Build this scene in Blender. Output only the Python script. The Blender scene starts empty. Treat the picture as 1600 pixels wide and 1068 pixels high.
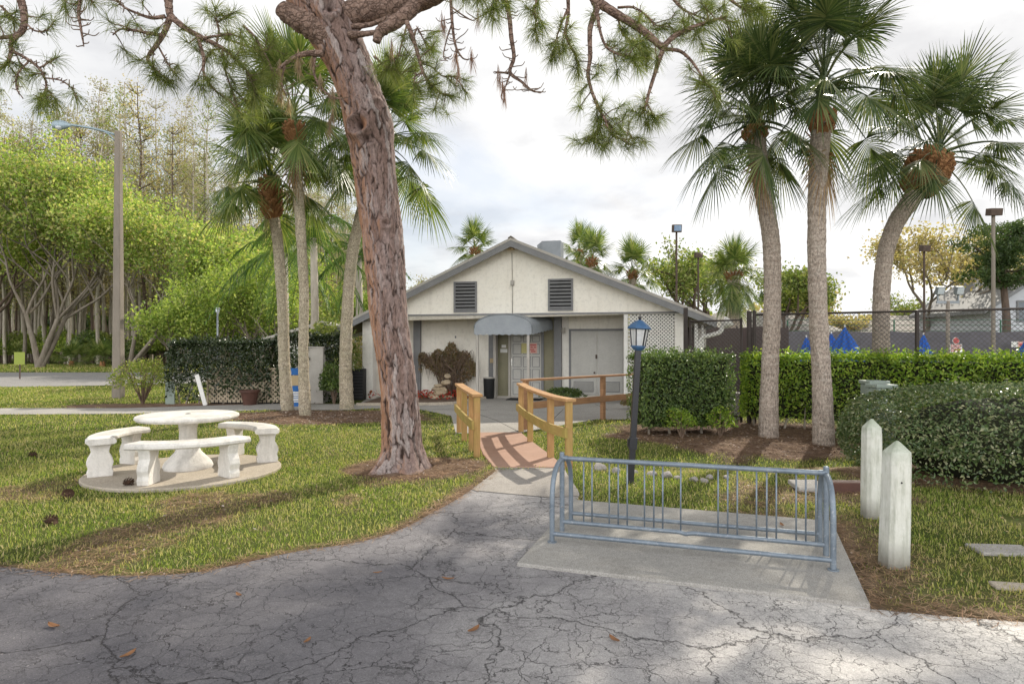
import bpy, math, random
import numpy as np
from mathutils import Vector, kdtree
PI = math.pi
R_ = math.radians
C = bpy.context.scene.collection
H = 1.6                      # camera height
# ------------------------------------------------------------------ helpers
def at(px, py, Y):
    """a point of the place, measured off the photograph at depth Y (metres)"""
    return np.array([(px-800)*Y/1000.0, Y, H-(py-540)*Y/1000.0])
def gd(px, py, z=0.0):
    Y = (H-z)*1000.0/(py-540.0)
    return np.array([(px-800)*Y/1000.0, Y, z])
def nrm(v):
    v = np.asarray(v, float)
    return v/np.maximum(np.linalg.norm(v, axis=-1, keepdims=True), 1e-9)
def rotz(a):
    c, s = math.cos(a), math.sin(a)
    return np.array([[c, -s, 0], [s, c, 0], [0, 0, 1]])
def roty(a):
    c, s = math.cos(a), math.sin(a)
    return np.array([[c, 0, s], [0, 1, 0], [-s, 0, c]])
def rotx(a):
    c, s = math.cos(a), math.sin(a)
    return np.array([[1, 0, 0], [0, c, -s], [0, s, c]])

class MB:
    def __init__(self):
        self.v = []; self.f = []; self.n = 0; self.attr = []
    def add(self, V, F):
        V = np.asarray(V, float).reshape(-1, 3); F = np.asarray(F, int)
        self.v.append(V); self.f.append(F+self.n); self.n += len(V)
    def box(self, c, s, R=None):
        V = np.array([[x, y, z] for x in (-.5, .5) for y in (-.5, .5) for z in (-.5, .5)])*np.array(s)
        if R is not None: V = V @ np.asarray(R).T
        self.add(V+np.array(c), [[0, 1, 3, 2], [4, 6, 7, 5], [0, 4, 5, 1], [2, 3, 7, 6], [0, 2, 6, 4], [1, 5, 7, 3]])
    def bx(self, x0, x1, y0, y1, z0, z1):
        self.box(((x0+x1)/2, (y0+y1)/2, (z0+z1)/2), (x1-x0, y1-y0, z1-z0))
    def bar(self, a, b, w, h, up=(0, 0, 1)):
        a = np.array(a, float); b = np.array(b, float); d = nrm(b-a); L = np.linalg.norm(b-a)
        s = nrm(np.cross(d, up)); u = np.cross(s, d)
        self.box((a+b)/2, (L, w, h), np.stack([d, s, u], 1))
    def tube(self, path, rad, n=8, cap=True):
        P = np.array(path, float); m = len(P)
        r = np.full(m, rad, float) if np.isscalar(rad) else np.array(rad, float)
        T = nrm(np.gradient(P, axis=0))
        ref = np.array([0, 0, 1.]) if abs(T[0][2]) < .9 else np.array([1., 0, 0])
        u = nrm(np.cross(T[0], ref)); U = []
        for i in range(m):
            u = nrm(u-T[i]*np.dot(u, T[i])); U.append(u)
        U = np.array(U); W = np.cross(T, U)
        a = np.linspace(0, 2*PI, n, endpoint=False)
        V = P[:, None, :]+r[:, None, None]*(np.cos(a)[None, :, None]*U[:, None, :]+np.sin(a)[None, :, None]*W[:, None, :])
        i, j = np.meshgrid(np.arange(m-1), np.arange(n), indexing='ij'); j2 = (j+1) % n
        F = np.stack([i*n+j, i*n+j2, (i+1)*n+j2, (i+1)*n+j], -1).reshape(-1, 4)
        base = self.n
        self.add(V.reshape(-1, 3), F)
        if cap:
            self.f.append(np.array([list(range(base, base+n))[::-1]]))
            self.f.append(np.array([list(range(base+(m-1)*n, base+m*n))]))
    def lathe(self, prof, n=24, c=(0, 0, 0), R=None, star=None):
        pr = np.array(prof, float); m = len(pr)
        a = np.linspace(0, 2*PI, n, endpoint=False)
        k = np.ones(n) if star is None else star(a)
        V = np.stack([pr[:, 0:1]*np.cos(a)*k, pr[:, 0:1]*np.sin(a)*k, np.repeat(pr[:, 1:2], n, 1)], -1).reshape(-1, 3)
        if R is not None: V = V @ np.asarray(R).T
        i, j = np.meshgrid(np.arange(m-1), np.arange(n), indexing='ij'); j2 = (j+1) % n
        F = np.stack([i*n+j, i*n+j2, (i+1)*n+j2, (i+1)*n+j], -1).reshape(-1, 4)
        base = self.n
        self.add(V+np.array(c), F)
        self.f.append(np.array([list(range(base, base+n))[::-1]]))
        self.f.append(np.array([list(range(base+(m-1)*n, base+m*n))]))
    def prism(self, poly, z0, z1, fr=None):
        """poly: (a,b) outline extruded from z0 to z1; fr maps (a,b,c) to a point"""
        p = np.array(poly, float); n = len(p)
        V = np.concatenate([np.c_[p, np.full(n, z0)], np.c_[p, np.full(n, z1)]])
        if fr is not None: V = np.array([fr(*q) for q in V])
        base = self.n
        self.add(V, [[i, (i+1) % n, n+(i+1) % n, n+i] for i in range(n)])
        self.f.append(np.array([list(range(base, base+n))[::-1]]))
        self.f.append(np.array([list(range(base+n, base+2*n))]))
    def build(self, name, mat, parent=None, smooth=False, sharp=None, bevel=0):
        me = bpy.data.meshes.new(name)
        V = np.concatenate(self.v) if self.v else np.zeros((0, 3))
        lens = np.concatenate([np.full(len(f), f.shape[1]) for f in self.f]); idx = np.concatenate([f.ravel() for f in self.f])
        me.vertices.add(len(V)); me.vertices.foreach_set('co', V.astype(np.float32).ravel())
        me.loops.add(len(idx)); me.loops.foreach_set('vertex_index', idx.astype(np.int32))
        me.polygons.add(len(lens))
        me.polygons.foreach_set('loop_start', np.r_[0, np.cumsum(lens)[:-1]].astype(np.int32))
        me.polygons.foreach_set('use_smooth', np.full(len(lens), bool(smooth)))
        me.update(calc_edges=True)
        for nm, data in self.attr:
            at_ = me.attributes.new(nm, 'FLOAT', 'POINT'); at_.data.foreach_set('value', np.asarray(data, np.float32))
        if smooth and sharp: me.set_sharp_from_angle(angle=R_(sharp))
        me.materials.append(mat)
        o = bpy.data.objects.new(name, me); C.objects.link(o)
        if parent is not None: o.parent = parent
        if bevel:
            b = o.modifiers.new('bevel', 'BEVEL'); b.width = bevel; b.segments = 2; b.limit_method = 'ANGLE'
        return o

def tag(o, label=None, cat=None, group=None, kind=None):
    if label: o['label'] = label
    if cat: o['category'] = cat
    if group: o['group'] = group
    if kind: o['kind'] = kind
    return o
def empty(name, loc, rz=0, label=None, cat=None, group=None):
    o = bpy.data.objects.new(name, None); C.objects.link(o)
    o.location = [float(q) for q in loc]; o.rotation_euler = (0, 0, rz); o.empty_display_size = .2
    return tag(o, label, cat, group)
def copy_tree(o, parent=None):
    c = o.copy(); C.objects.link(c); c.parent = parent
    for ch in list(o.children): copy_tree(ch, c)
    return c
def sheet(name, pts, z, mat, kind='structure'):
    me = bpy.data.meshes.new(name)
    me.from_pydata([(float(p[0]), float(p[1]), z) for p in pts], [], [list(range(len(pts)))])
    me.update(); me.materials.append(mat)
    if me.polygons[0].normal.z < 0: me.flip_normals()
    o = bpy.data.objects.new(name, me); C.objects.link(o)
    if kind: o['kind'] = kind
    return o
def smoothpath(pts, k=6):
    """Catmull-Rom through the points"""
    P = np.array(pts, float); P = np.concatenate([[2*P[0]-P[1]], P, [2*P[-1]-P[-2]]]); out = []
    for i in range(1, len(P)-2):
        for t in np.linspace(0, 1, k, endpoint=False):
            a, b, c, d = P[i-1], P[i], P[i+1], P[i+2]
            out.append(.5*((2*b)+(-a+c)*t+(2*a-5*b+4*c-d)*t*t+(-a+3*b-3*c+d)*t**3))
    out.append(P[-2]); return np.array(out)
# value noise
_g = np.random.default_rng(7).random((256, 256))
def vnoise(x, y, s=1.0, o=0):
    x = np.asarray(x)*s+o*17.3; y = np.asarray(y)*s+o*9.1
    xi = np.floor(x).astype(int); yi = np.floor(y).astype(int); fx = x-xi; fy = y-yi
    fx = fx*fx*(3-2*fx); fy = fy*fy*(3-2*fy)
    q = lambda a, b: _g[a % 256, b % 256]
    return (q(xi, yi)*(1-fx)+q(xi+1, yi)*fx)*(1-fy)+(q(xi, yi+1)*(1-fx)+q(xi+1, yi+1)*fx)*fy
def fbm(x, y, s=1.0, o=0):
    return (vnoise(x, y, s, o)+.5*vnoise(x, y, s*2.1, o+1)+.25*vnoise(x, y, s*4.3, o+2))/1.75
def inpoly(x, y, poly):
    x = np.asarray(x); y = np.asarray(y); ins = np.zeros(x.shape, bool); n = len(poly)
    for i in range(n):
        x1, y1 = poly[i][:2]; x2, y2 = poly[(i+1) % n][:2]
        if y1 == y2: continue
        c = ((y1 > y) != (y2 > y)) & (x < (x2-x1)*(y-y1)/(y2-y1)+x1); ins ^= c
    return ins
def distpl(x, y, pl):
    d = np.full(np.shape(x), 1e9)
    for a, b in zip(pl[:-1], pl[1:]):
        ax, ay = a[:2]; dx, dy = b[0]-ax, b[1]-ay; L = dx*dx+dy*dy+1e-9
        t = np.clip(((x-ax)*dx+(y-ay)*dy)/L, 0, 1)
        d = np.minimum(d, np.hypot(x-ax-t*dx, y-ay-t*dy))
    return d
# ------------------------------------------------------------------ materials
class NT:
    def __init__(self, name):
        self.m = bpy.data.materials.new(name); self.m.use_nodes = True
        self.t = self.m.node_tree; self.t.nodes.clear()
        self.out = self.n('ShaderNodeOutputMaterial')
    def n(self, typ, **kw):
        o = self.t.nodes.new(typ)
        for k, v in kw.items():
            if k in o.inputs: self.set(o.inputs[k], v)
            else: setattr(o, k, v)
        return o
    def set(self, sock, v):
        if isinstance(v, bpy.types.NodeSocket): self.t.links.new(v, sock)
        else: sock.default_value = v
    def ramp(self, fac, stops):
        r = self.n('ShaderNodeValToRGB'); cr = r.color_ramp
        while len(cr.elements) < len(stops): cr.elements.new(.5)
        for e, (p, c) in zip(cr.elements, stops):
            e.position = p; e.color = (*c[:3], 1) if len(c) >= 3 else (c[0],)*3+(1,)
        self.set(r.inputs[0], fac); return r.outputs[0]
    def mix(self, f, a, b, mode='MIX'):
        m = self.n('ShaderNodeMix', data_type='RGBA', blend_type=mode)
        self.set(m.inputs[0], f); self.set(m.inputs[6], a if not isinstance(a, tuple) else (*a[:3], 1)); self.set(m.inputs[7], b if not isinstance(b, tuple) else (*b[:3], 1))
        return m.outputs[2]
    def math(self, op, a, b=0.0, clamp=False):
        m = self.n('ShaderNodeMath', operation=op, use_clamp=clamp); self.set(m.inputs[0], a); self.set(m.inputs[1], b); return m.outputs[0]
    def coord(self, which='Object', scale=(1, 1, 1)):
        c = self.n('ShaderNodeTexCoord').outputs[which] if which != 'World' else self.n('ShaderNodeNewGeometry').outputs['Position']
        mp = self.n('ShaderNodeMapping'); self.t.links.new(c, mp.inputs[0]); mp.inputs['Scale'].default_value = scale
        return mp.outputs[0]
    def noise(self, vec, scale, detail=5, rough=.6, dist=0):
        return self.n('ShaderNodeTexNoise', Vector=vec, Scale=scale, Detail=detail, Roughness=rough, Distortion=dist).outputs[0]
    def vor(self, vec, scale, feature='F1', out='Distance', rnd=1.0):
        return self.n('ShaderNodeTexVoronoi', feature=feature, Vector=vec, Scale=scale, Randomness=rnd).outputs[out]
    def bump(self, h, strength=.3, dist=.02):
        return self.n('ShaderNodeBump', Strength=strength, Distance=dist, Height=h).outputs[0]
    def prin(self, col, rough=.8, metal=0, normal=None, spec=.3):
        b = self.n('ShaderNodeBsdfPrincipled', Roughness=rough, Metallic=metal)
        self.set(b.inputs['Base Color'], col if isinstance(col, bpy.types.NodeSocket) else (*col[:3], 1))
        b.inputs['Specular IOR Level'].default_value = spec
        if normal is not None: self.set(b.inputs['Normal'], normal)
        return b.outputs[0]
    def done(self, sh):
        self.t.links.new(sh, self.out.inputs[0]); return self.m

def mat(name, c1, c2=None, scale=4, rough=.8, bump=.15, bscale=40, metal=0, stretch=(1, 1, 1), spec=.3, grime=0, bdist=.01):
    t = NT(name); co = t.coord('Object', stretch)
    if c2 is None: c2 = tuple(q*.8 for q in c1)
    f = t.noise(co, scale, 6, .65)
    col = t.ramp(f, [(.3, c1), (.7, c2)])
    fine = t.noise(co, bscale, 4, .7)
    col = t.mix(.35, col, t.ramp(fine, [(.3, (.55,)*3), (.7, (1.0,)*3)]), 'MULTIPLY')
    if grime:
        g = t.noise(t.coord('Object', (1, 1, .25)), 3.5, 6, .7)
        col = t.mix(t.math('MULTIPLY', t.ramp(g, [(.45, (0,)*3), (.75, (1,)*3)]), grime), col, (.09, .085, .07))
    nm = t.bump(fine, bump, bdist) if bump else None
    return t.done(t.prin(col, rough, metal, nm, spec))
def leafmat(name, cols, trans=.35, rough=.5, patch=2.0, spec=.35):
    t = NT(name)
    rnd = t.n('ShaderNodeNewGeometry').outputs['Random Per Island']
    n = len(cols); col = t.ramp(rnd, [(i/(n-1), c) for i, c in enumerate(cols)])
    pn = t.noise(t.coord('World'), patch, 3)
    col = t.mix(.6, col, t.ramp(pn, [(.3, (.42,)*3), (.7, (1.3,)*3)]), 'MULTIPLY')
    p = t.prin(col, rough, 0, None, spec)
    tr = t.n('ShaderNodeBsdfTranslucent', Color=t.mix(.5, col, (1.0, 1.0, .25), 'MULTIPLY'))
    bright = t.mix(1.0, t.mix(.0, col, col), (1.6, 1.7, .8), 'MULTIPLY'); t.set(tr.inputs[0], bright)
    mx = t.n('ShaderNodeMixShader'); t.set(mx.inputs[0], trans); t.t.links.new(p, mx.inputs[1]); t.t.links.new(tr.outputs[0], mx.inputs[2])
    return t.done(mx.outputs[0])

M = {}
def m_asphalt():
    t = NT('asphalt'); w = t.coord('World')
    def warp(amount, sc):
        nz = t.n('ShaderNodeTexNoise', Vector=w, Scale=sc, Detail=5.0, Roughness=.65).outputs['Color']
        s = t.n('ShaderNodeVectorMath', operation='SCALE'); t.set(s.inputs[0], nz); s.inputs['Scale'].default_value = amount
        v = t.n('ShaderNodeVectorMath', operation='ADD'); t.set(v.inputs[0], w); t.set(v.inputs[1], s.outputs[0]); return v.outputs[0]
    n1 = t.noise(w, .5, 6, .65)
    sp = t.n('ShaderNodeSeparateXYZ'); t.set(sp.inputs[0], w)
    wx = t.math('ADD', t.math('MULTIPLY', sp.outputs[0], .16), .42, True)     # shade on the left and sun on the right painted in, besides bleached surfacing
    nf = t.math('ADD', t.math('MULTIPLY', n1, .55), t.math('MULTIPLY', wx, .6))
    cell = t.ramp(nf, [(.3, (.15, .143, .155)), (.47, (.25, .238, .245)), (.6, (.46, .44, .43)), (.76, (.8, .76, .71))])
    fine = t.noise(w, 150, 3, .85); agg = t.vor(w, 110); mid = t.noise(w, 14, 6, .75)
    col = t.mix(.75, cell, t.ramp(fine, [(.32, (.4,)*3), (.68, (1.3,)*3)]), 'MULTIPLY')
    col = t.mix(.45, col, t.ramp(mid, [(.3, (.6,)*3), (.7, (1.2,)*3)]), 'MULTIPLY')
    col = t.mix(t.ramp(t.noise(w, 75, 2, .8), [(.68, (0,)*3), (.76, (.8,)*3)]), col, (.6, .57, .54))
    wa, wb = warp(.35, 2.5), warp(.2, 5.0)
    c1 = t.vor(wa, 2.6, 'DISTANCE_TO_EDGE'); c2 = t.vor(wa, 6.0, 'DISTANCE_TO_EDGE'); c3 = t.vor(wb, 15.0, 'DISTANCE_TO_EDGE')
    g2 = t.ramp(t.noise(w, .8, 5), [(.36, (0,)*3), (.52, (1,)*3)]); g3 = t.ramp(t.noise(w, 1.3, 5, .7), [(.47, (0,)*3), (.6, (1,)*3)]); br = t.ramp(t.noise(w, 7, 4), [(.3, (.25,)*3), (.55, (1,)*3)])
    g1 = t.ramp(t.noise(w, .45, 4), [(.38, (.15,)*3), (.52, (1,)*3)]); c0 = t.vor(wa, .75, 'DISTANCE_TO_EDGE'); k0 = t.ramp(c0, [(0, (1,)*3), (.0022, (.8,)*3), (.0055, (0,)*3)])
    k1 = t.math('MULTIPLY', t.ramp(c1, [(0, (1,)*3), (.005, (.7,)*3), (.011, (0,)*3)]), br)
    k2 = t.math('MULTIPLY', t.math('MULTIPLY', t.ramp(c2, [(0, (1,)*3), (.010, (.6,)*3), (.02, (0,)*3)]), g2), br)
    k3 = t.math('MULTIPLY', t.math('MULTIPLY', t.ramp(c3, [(0, (.9,)*3), (.04, (0,)*3)]), g3), br)
    k1 = t.math('MAXIMUM', k0, t.math('MULTIPLY', k1, g1)); k = t.math('MAXIMUM', k1, t.math('MAXIMUM', k2, k3))
    col = t.mix(t.math('MULTIPLY', k, .9), col, (.018, .016, .016))
    hgt = t.math('SUBTRACT', t.math('MULTIPLY', fine, .6), t.math('MULTIPLY', k, 1.2))
    return t.done(t.prin(col, .85, 0, t.bump(hgt, .6, .012), .25))
def m_concrete(name, c1, c2, stain=.3):
    t = NT(name); w = t.coord('World')
    col = t.ramp(t.noise(w, 1.6, 6, .65), [(.3, c1), (.7, c2)])
    fine = t.noise(w, 110, 4, .9); mid = t.noise(w, 22, 6, .8)
    col = t.mix(.8, col, t.ramp(fine, [(.36, (.4,)*3), (.62, (1.2,)*3)]), 'MULTIPLY')
    col = t.mix(.5, col, t.ramp(mid, [(.3, (.6,)*3), (.65, (1.15,)*3)]), 'MULTIPLY')
    st = t.ramp(t.noise(w, 3.2, 7, .7), [(.5, (0,)*3), (.75, (1,)*3)])
    col = t.mix(t.math('MULTIPLY', st, stain), col, (.11, .095, .075))
    return t.done(t.prin(col, .9, 0, t.bump(fine, .3, .006), .2))
def m_ground():
    t = NT('ground'); w = t.coord('World')
    a = t.n('ShaderNodeAttribute', attribute_name='mulch').outputs['Fac']
    g = t.ramp(t.noise(w, 1.2, 6, .65), [(.3, (.058, .085, .018)), (.55, (.1, .12, .03)), (.75, (.17, .15, .06))])
    g = t.mix(.7, g, t.ramp(t.noise(w, 70, 4, .8), [(.3, (.35,)*3), (.7, (1.35,)*3)]), 'MULTIPLY')
    s = t.ramp(t.noise(w, 5, 6, .7), [(.3, (.1, .06, .04)), (.52, (.2, .13, .09)), (.75, (.32, .24, .19))])
    s = t.mix(.75, s, t.ramp(t.noise(w, 90, 4, .8), [(.32, (.3,)*3), (.7, (1.4,)*3)]), 'MULTIPLY')
    h = t.noise(w, 60, 4, .8)
    return t.done(t.prin(t.mix(a, g, s), .95, 0, t.bump(h, .6, .03), .1))
def m_grass():
    t = NT('grass_blade'); w = t.coord('World')
    rnd = t.n('ShaderNodeNewGeometry').outputs['Random Per Island']
    g = t.ramp(rnd, [(0, (.11, .17, .022)), (.4, (.2, .27, .042)), (.7, (.3, .345, .075)), (.87, (.46, .4, .19)), (1, (.55, .44, .26))])
    s = t.ramp(rnd, [(0, (.17, .2, .04)), (.4, (.38, .33, .14)), (1, (.58, .45, .26))])
    pt = t.ramp(t.noise(w, 1.0, 5, .7), [(.42, (0,)*3), (.62, (1,)*3)])
    a = t.n('ShaderNodeAttribute', attribute_name='dry').outputs['Fac']
    f = t.math('ADD', t.math('MULTIPLY', pt, .6), a, True)
    col = t.mix(f, g, s)
    p = t.prin(col, .55, 0, None, .3); tr = t.n('ShaderNodeBsdfTranslucent'); t.set(tr.inputs[0], t.mix(1, col, (1.5, 1.6, .8), 'MULTIPLY'))
    mx = t.n('ShaderNodeMixShader'); mx.inputs[0].default_value = .4; t.t.links.new(p, mx.inputs[1]); t.t.links.new(tr.outputs[0], mx.inputs[2])
    return t.done(mx.outputs[0])
def m_bark():
    t = NT('pine_bark'); a = t.n('ShaderNodeAttribute', attribute_name='groove').outputs['Fac']
    p = t.n('ShaderNodeAttribute', attribute_name='plate').outputs['Fac']
    o = t.coord('Object', (1, 1, .35))
    col = t.ramp(p, [(0, (.225, .145, .12)), (.35, (.29, .2, .17)), (.7, (.34, .255, .23)), (1, (.46, .395, .37))])
    n1 = t.noise(o, 34, 7, .8); col = t.mix(.85, col, t.ramp(n1, [(.32, (.3,)*3), (.68, (1.45,)*3)]), 'MULTIPLY')
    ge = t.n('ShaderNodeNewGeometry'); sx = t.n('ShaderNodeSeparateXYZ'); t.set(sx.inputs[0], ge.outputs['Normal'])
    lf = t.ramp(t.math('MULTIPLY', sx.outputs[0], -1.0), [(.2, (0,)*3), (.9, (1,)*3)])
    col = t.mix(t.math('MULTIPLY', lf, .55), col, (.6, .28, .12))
    pale = t.ramp(t.noise(t.coord('Object', (1, 1, .6)), 7, 6, .75), [(.58, (0,)*3), (.72, (1,)*3)])
    col = t.mix(t.math('MULTIPLY', pale, .45), col, (.55, .5, .46))
    col = t.mix(t.ramp(a, [(.0, (1,)*3), (.35, (.35,)*3), (.7, (0,)*3)]), col, (.045, .028, .022))
    return t.done(t.prin(col, .88, 0, t.bump(n1, 1.0, .03), .2))
def m_palmtrunk(name, c1, c2, moss=0):
    t = NT(name); o = t.coord('Object', (1, 1, 1))
    ring = t.n('ShaderNodeTexWave', wave_type='BANDS', bands_direction='Z', Vector=o, Scale=2.6, Distortion=5.0, Detail=4.0).outputs['Fac'] if False else t.noise(t.coord('Object', (1.2, 1.2, 7)), 4, 6, .7)
    col = t.ramp(ring, [(.3, c1), (.7, c2)])
    n1 = t.noise(t.coord('Object', (1, 1, .5)), 40, 5, .8)
    col = t.mix(.9, col, t.ramp(n1, [(.36, (.3,)*3), (.62, (1.35,)*3)]), 'MULTIPLY')
    li = t.ramp(t.noise(o, 9, 5, .7), [(.55, (0,)*3), (.7, (1,)*3)])
    col = t.mix(t.math('MULTIPLY', li, .45), col, (.46, .43, .37))
    if moss: col = t.mix(t.math('MULTIPLY', t.ramp(t.noise(o, 2.5, 4), [(.45, (0,)*3), (.7, (1,)*3)]), moss), col, (.2, .2, .11))
    h = t.math('ADD', t.math('MULTIPLY', ring, 1.0), t.math('MULTIPLY', n1, .6))
    return t.done(t.prin(col, .9, 0, t.bump(h, .9, .03), .15))
def m_wood(name, c1, c2, stretch=(1, 1, .12), scale=26, green=0):
    t = NT(name); o = t.coord('Object', stretch)
    g = t.noise(o, scale, 5, .65, .4); col = t.ramp(g, [(.3, c1), (.7, c2)])
    b = t.noise(t.coord('Object'), 4, 5); col = t.mix(.4, col, t.ramp(b, [(.3, (.6,)*3), (.7, (1.15,)*3)]), 'MULTIPLY')
    if green: col = t.mix(t.math('MULTIPLY', t.ramp(t.noise(t.coord('Object'), 2.2, 4), [(.45, (0,)*3), (.65, (1,)*3)]), green), col, (.3, .26, .06))
    return t.done(t.prin(col, .75, 0, t.bump(g, .3, .006), .25))
def m_stucco(name, c1, c2):
    t = NT(name); o = t.coord('Object')
    col = t.ramp(t.noise(o, 1.1, 6, .7), [(.3, c1), (.7, c2)])
    k = t.noise(o, 10, 7, .75); f = t.ramp(k, [(.36, (.8,)*3), (.5, (1,)*3)])
    col = t.mix(.6, col, f, 'MULTIPLY')
    st = t.ramp(t.noise(t.coord('Object', (2.5, 2.5, .3)), 2.0, 6, .7), [(.52, (0,)*3), (.8, (1,)*3)])
    col = t.mix(t.math('MULTIPLY', st, .26), col, (.38, .34, .26))
    return t.done(t.prin(col, .9, 0, t.bump(k, .5, .03), .2))
def m_rack():
    t = NT('galvanised_blue'); o = t.coord('Object')
    n = t.noise(o, 9, 6, .7); col = t.ramp(n, [(.3, (.15, .185, .225)), (.6, (.215, .255, .295)), (.78, (.37, .4, .43))])
    ch = t.ramp(t.noise(o, 45, 4, .8), [(.58, (0,)*3), (.66, (1,)*3)])
    col = t.mix(t.math('MULTIPLY', ch, .5), col, (.5, .5, .5)); ru = t.ramp(t.noise(o, 17, 6, .8), [(.64, (0,)*3), (.72, (.7,)*3)]); col = t.mix(ru, col, (.16, .1, .07))
    return t.done(t.prin(col, t.ramp(n, [(.3, (.38,)*3), (.7, (.6,)*3)]), .35, t.bump(t.noise(o, 60, 3), .12, .004), .5))
def m_glass(name, col=(.9, .9, .88)):
    t = NT(name); tr = t.n('ShaderNodeBsdfTransparent'); tr.inputs[0].default_value = (.9, .9, .9, 1)
    p = t.prin(col, .12, 0, t.bump(t.noise(t.coord('Object'), 40, 3), .5, .02), .6)
    mx = t.n('ShaderNodeMixShader'); mx.inputs[0].default_value = .45; t.t.links.new(tr.outputs[0], mx.inputs[1]); t.t.links.new(p, mx.inputs[2])
    return t.done(mx.outputs[0])

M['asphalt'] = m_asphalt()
M['concrete'] = m_concrete('concrete', (.38, .36, .33), (.5, .47, .43), .25)
M['pad'] = m_concrete('pad_concrete', (.36, .345, .32), (.48, .455, .415), .4)
M['apron'] = m_concrete('apron_concrete', (.33, .3, .275), (.48, .445, .4), .4)
M['slab'] = m_concrete('slab_concrete', (.44, .38, .3), (.56, .49, .4), .35)
M['road'] = m_concrete('road_surface', (.3, .29, .28), (.38, .36, .34), .1)
M['ground'] = m_ground(); M['grass'] = m_grass(); M['bark'] = m_bark()
def m_limb():
    t = NT('limb_bark'); o = t.coord('Object'); n1 = t.noise(o, 38, 7, .8)
    wv = t.n('ShaderNodeVectorMath', operation='ADD'); s_ = t.n('ShaderNodeVectorMath', operation='SCALE'); t.set(s_.inputs[0], t.n('ShaderNodeTexNoise', Vector=o, Scale=9.0, Detail=4.0).outputs['Color']); s_.inputs['Scale'].default_value = .16
    t.set(wv.inputs[0], t.coord('Object', (.45, 1, 1))); t.set(wv.inputs[1], s_.outputs[0]); e = t.vor(wv.outputs[0], 15, 'DISTANCE_TO_EDGE')
    col = t.ramp(n1, [(.3, (.12, .075, .055)), (.52, (.27, .18, .14)), (.72, (.46, .36, .3))])
    k = t.ramp(e, [(0, (1,)*3), (.05, (.5,)*3), (.12, (0,)*3)]); col = t.mix(t.math('MULTIPLY', k, .55), col, (.05, .03, .025))
    return t.done(t.prin(col, .9, 0, t.bump(t.math('SUBTRACT', t.math('MULTIPLY', n1, .8), k), .8, .025), .2))
M['limb'] = m_limb(); M['limb_old'] = mat('pine_limb', (.2, .125, .095), (.34, .235, .185), 14, .9, .8, 45, bdist=.02)
M['twig'] = mat('twig_bark', (.13, .09, .065), (.24, .17, .12), 20, .9, .4, 60)
M['palm_trunk'] = m_palmtrunk('palm_trunk', (.33, .265, .215), (.52, .44, .37))
M['palm_trunk_moss'] = m_palmtrunk('palm_trunk_mossy', (.36, .3, .22), (.56, .48, .36), .35)
M['boots'] = mat('palm_boots', (.4, .2, .09), (.24, .12, .055), 12, .9, .6, 40)
M['palm_leaf'] = leafmat('palm_leaf', [(.032, .055, .02), (.058, .09, .028), (.1, .135, .045), (.2, .21, .09)], .24, .36, 1.2, .45)
M['palm_leaf_light'] = leafmat('palm_leaf_light', [(.06, .1, .025), (.1, .15, .036), (.165, .21, .06), (.28, .29, .11)], .32, .42, 1.2, .45)
M['queen_leaf'] = leafmat('queen_leaf', [(.05, .1, .025), (.1, .17, .04), (.15, .22, .06)], .35)
M['dead_frond'] = leafmat('dead_frond', [(.22, .13, .06), (.34, .22, .11), (.42, .3, .17)], .2)
M['needle'] = leafmat('pine_needle', [(.085, .12, .03), (.14, .18, .045), (.21, .24, .07), (.3, .29, .11)], .4, .45, 3)
M['dead_needle'] = leafmat('dead_needle', [(.22, .12, .08), (.34, .2, .14)], .2)
M['leaf_yellow'] = leafmat('yellow_green_leaf', [(.1, .15, .025), (.2, .26, .045), (.32, .36, .08), (.42, .38, .16)], .4, .4, 2.5)
M['joint'] = mat('joint_grey', (.1, .095, .09), (.14, .13, .12), 5, 1, 0)
M['straw'] = leafmat('pine_straw', [(.17, .095, .05), (.3, .17, .09), (.42, .28, .16), (.22, .15, .095)], .05, .8)
M['leaf_hedge'] = leafmat('hedge_leaf', [(.04, .075, .018), (.07, .12, .026), (.11, .17, .038), (.2, .25, .07)], .25, .35, 2.5, .5)
M['leaf_hedge_bright'] = leafmat('bright_hedge_leaf', [(.08, .15, .018), (.16, .26, .028), (.26, .37, .045), (.4, .46, .08)], .42, .35, 2.5, .5)
M['leaf_bush'] = leafmat('bush_leaf', [(.045, .085, .025), (.085, .135, .04), (.14, .19, .065), (.34, .33, .19)], .2, .32, 3, .55)
M['leaf_dark'] = leafmat('dark_leaf', [(.012, .024, .008), (.022, .04, .012), (.04, .06, .02), (.11, .13, .07)], .15, .25, 2, .6)
M['leaf_brown'] = leafmat('brown_vine_leaf', [(.16, .1, .06), (.27, .18, .1), (.15, .14, .05), (.36, .26, .16)], .2)
M['leaf_maple'] = leafmat('spring_leaf', [(.15, .24, .055), (.25, .35, .085), (.36, .43, .13), (.5, .49, .21), (.44, .36, .19)], .5, .5, .35)
M['leaf_oak'] = leafmat('oak_leaf', [(.1, .15, .035), (.17, .22, .055), (.26, .3, .09), (.36, .34, .15)], .4, .5, .4)
M['leaf_tan'] = leafmat('tan_leaf', [(.3, .25, .12), (.42, .34, .18), (.5, .38, .22), (.26, .27, .1)], .4, .5, .4)
M['leaf_pine_far'] = leafmat('far_pine_leaf', [(.035, .06, .02), (.06, .1, .03), (.1, .13, .045)], .3, .5, .5)
M['leaf_cypress'] = leafmat('cypress_leaf', [(.27, .25, .17), (.38, .32, .22), (.26, .28, .13), (.42, .32, .23)], .4, .6, .3)
M['leaf_under'] = leafmat('understory_leaf', [(.12, .19, .035), (.22, .3, .06), (.33, .4, .09), (.45, .47, .15)], .45, .5, .4)
M['trunk_grey'] = mat('grey_bark', (.3, .26, .21), (.17, .135, .1), 6, .9, .6, 30, stretch=(1, 1, .3))
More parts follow.
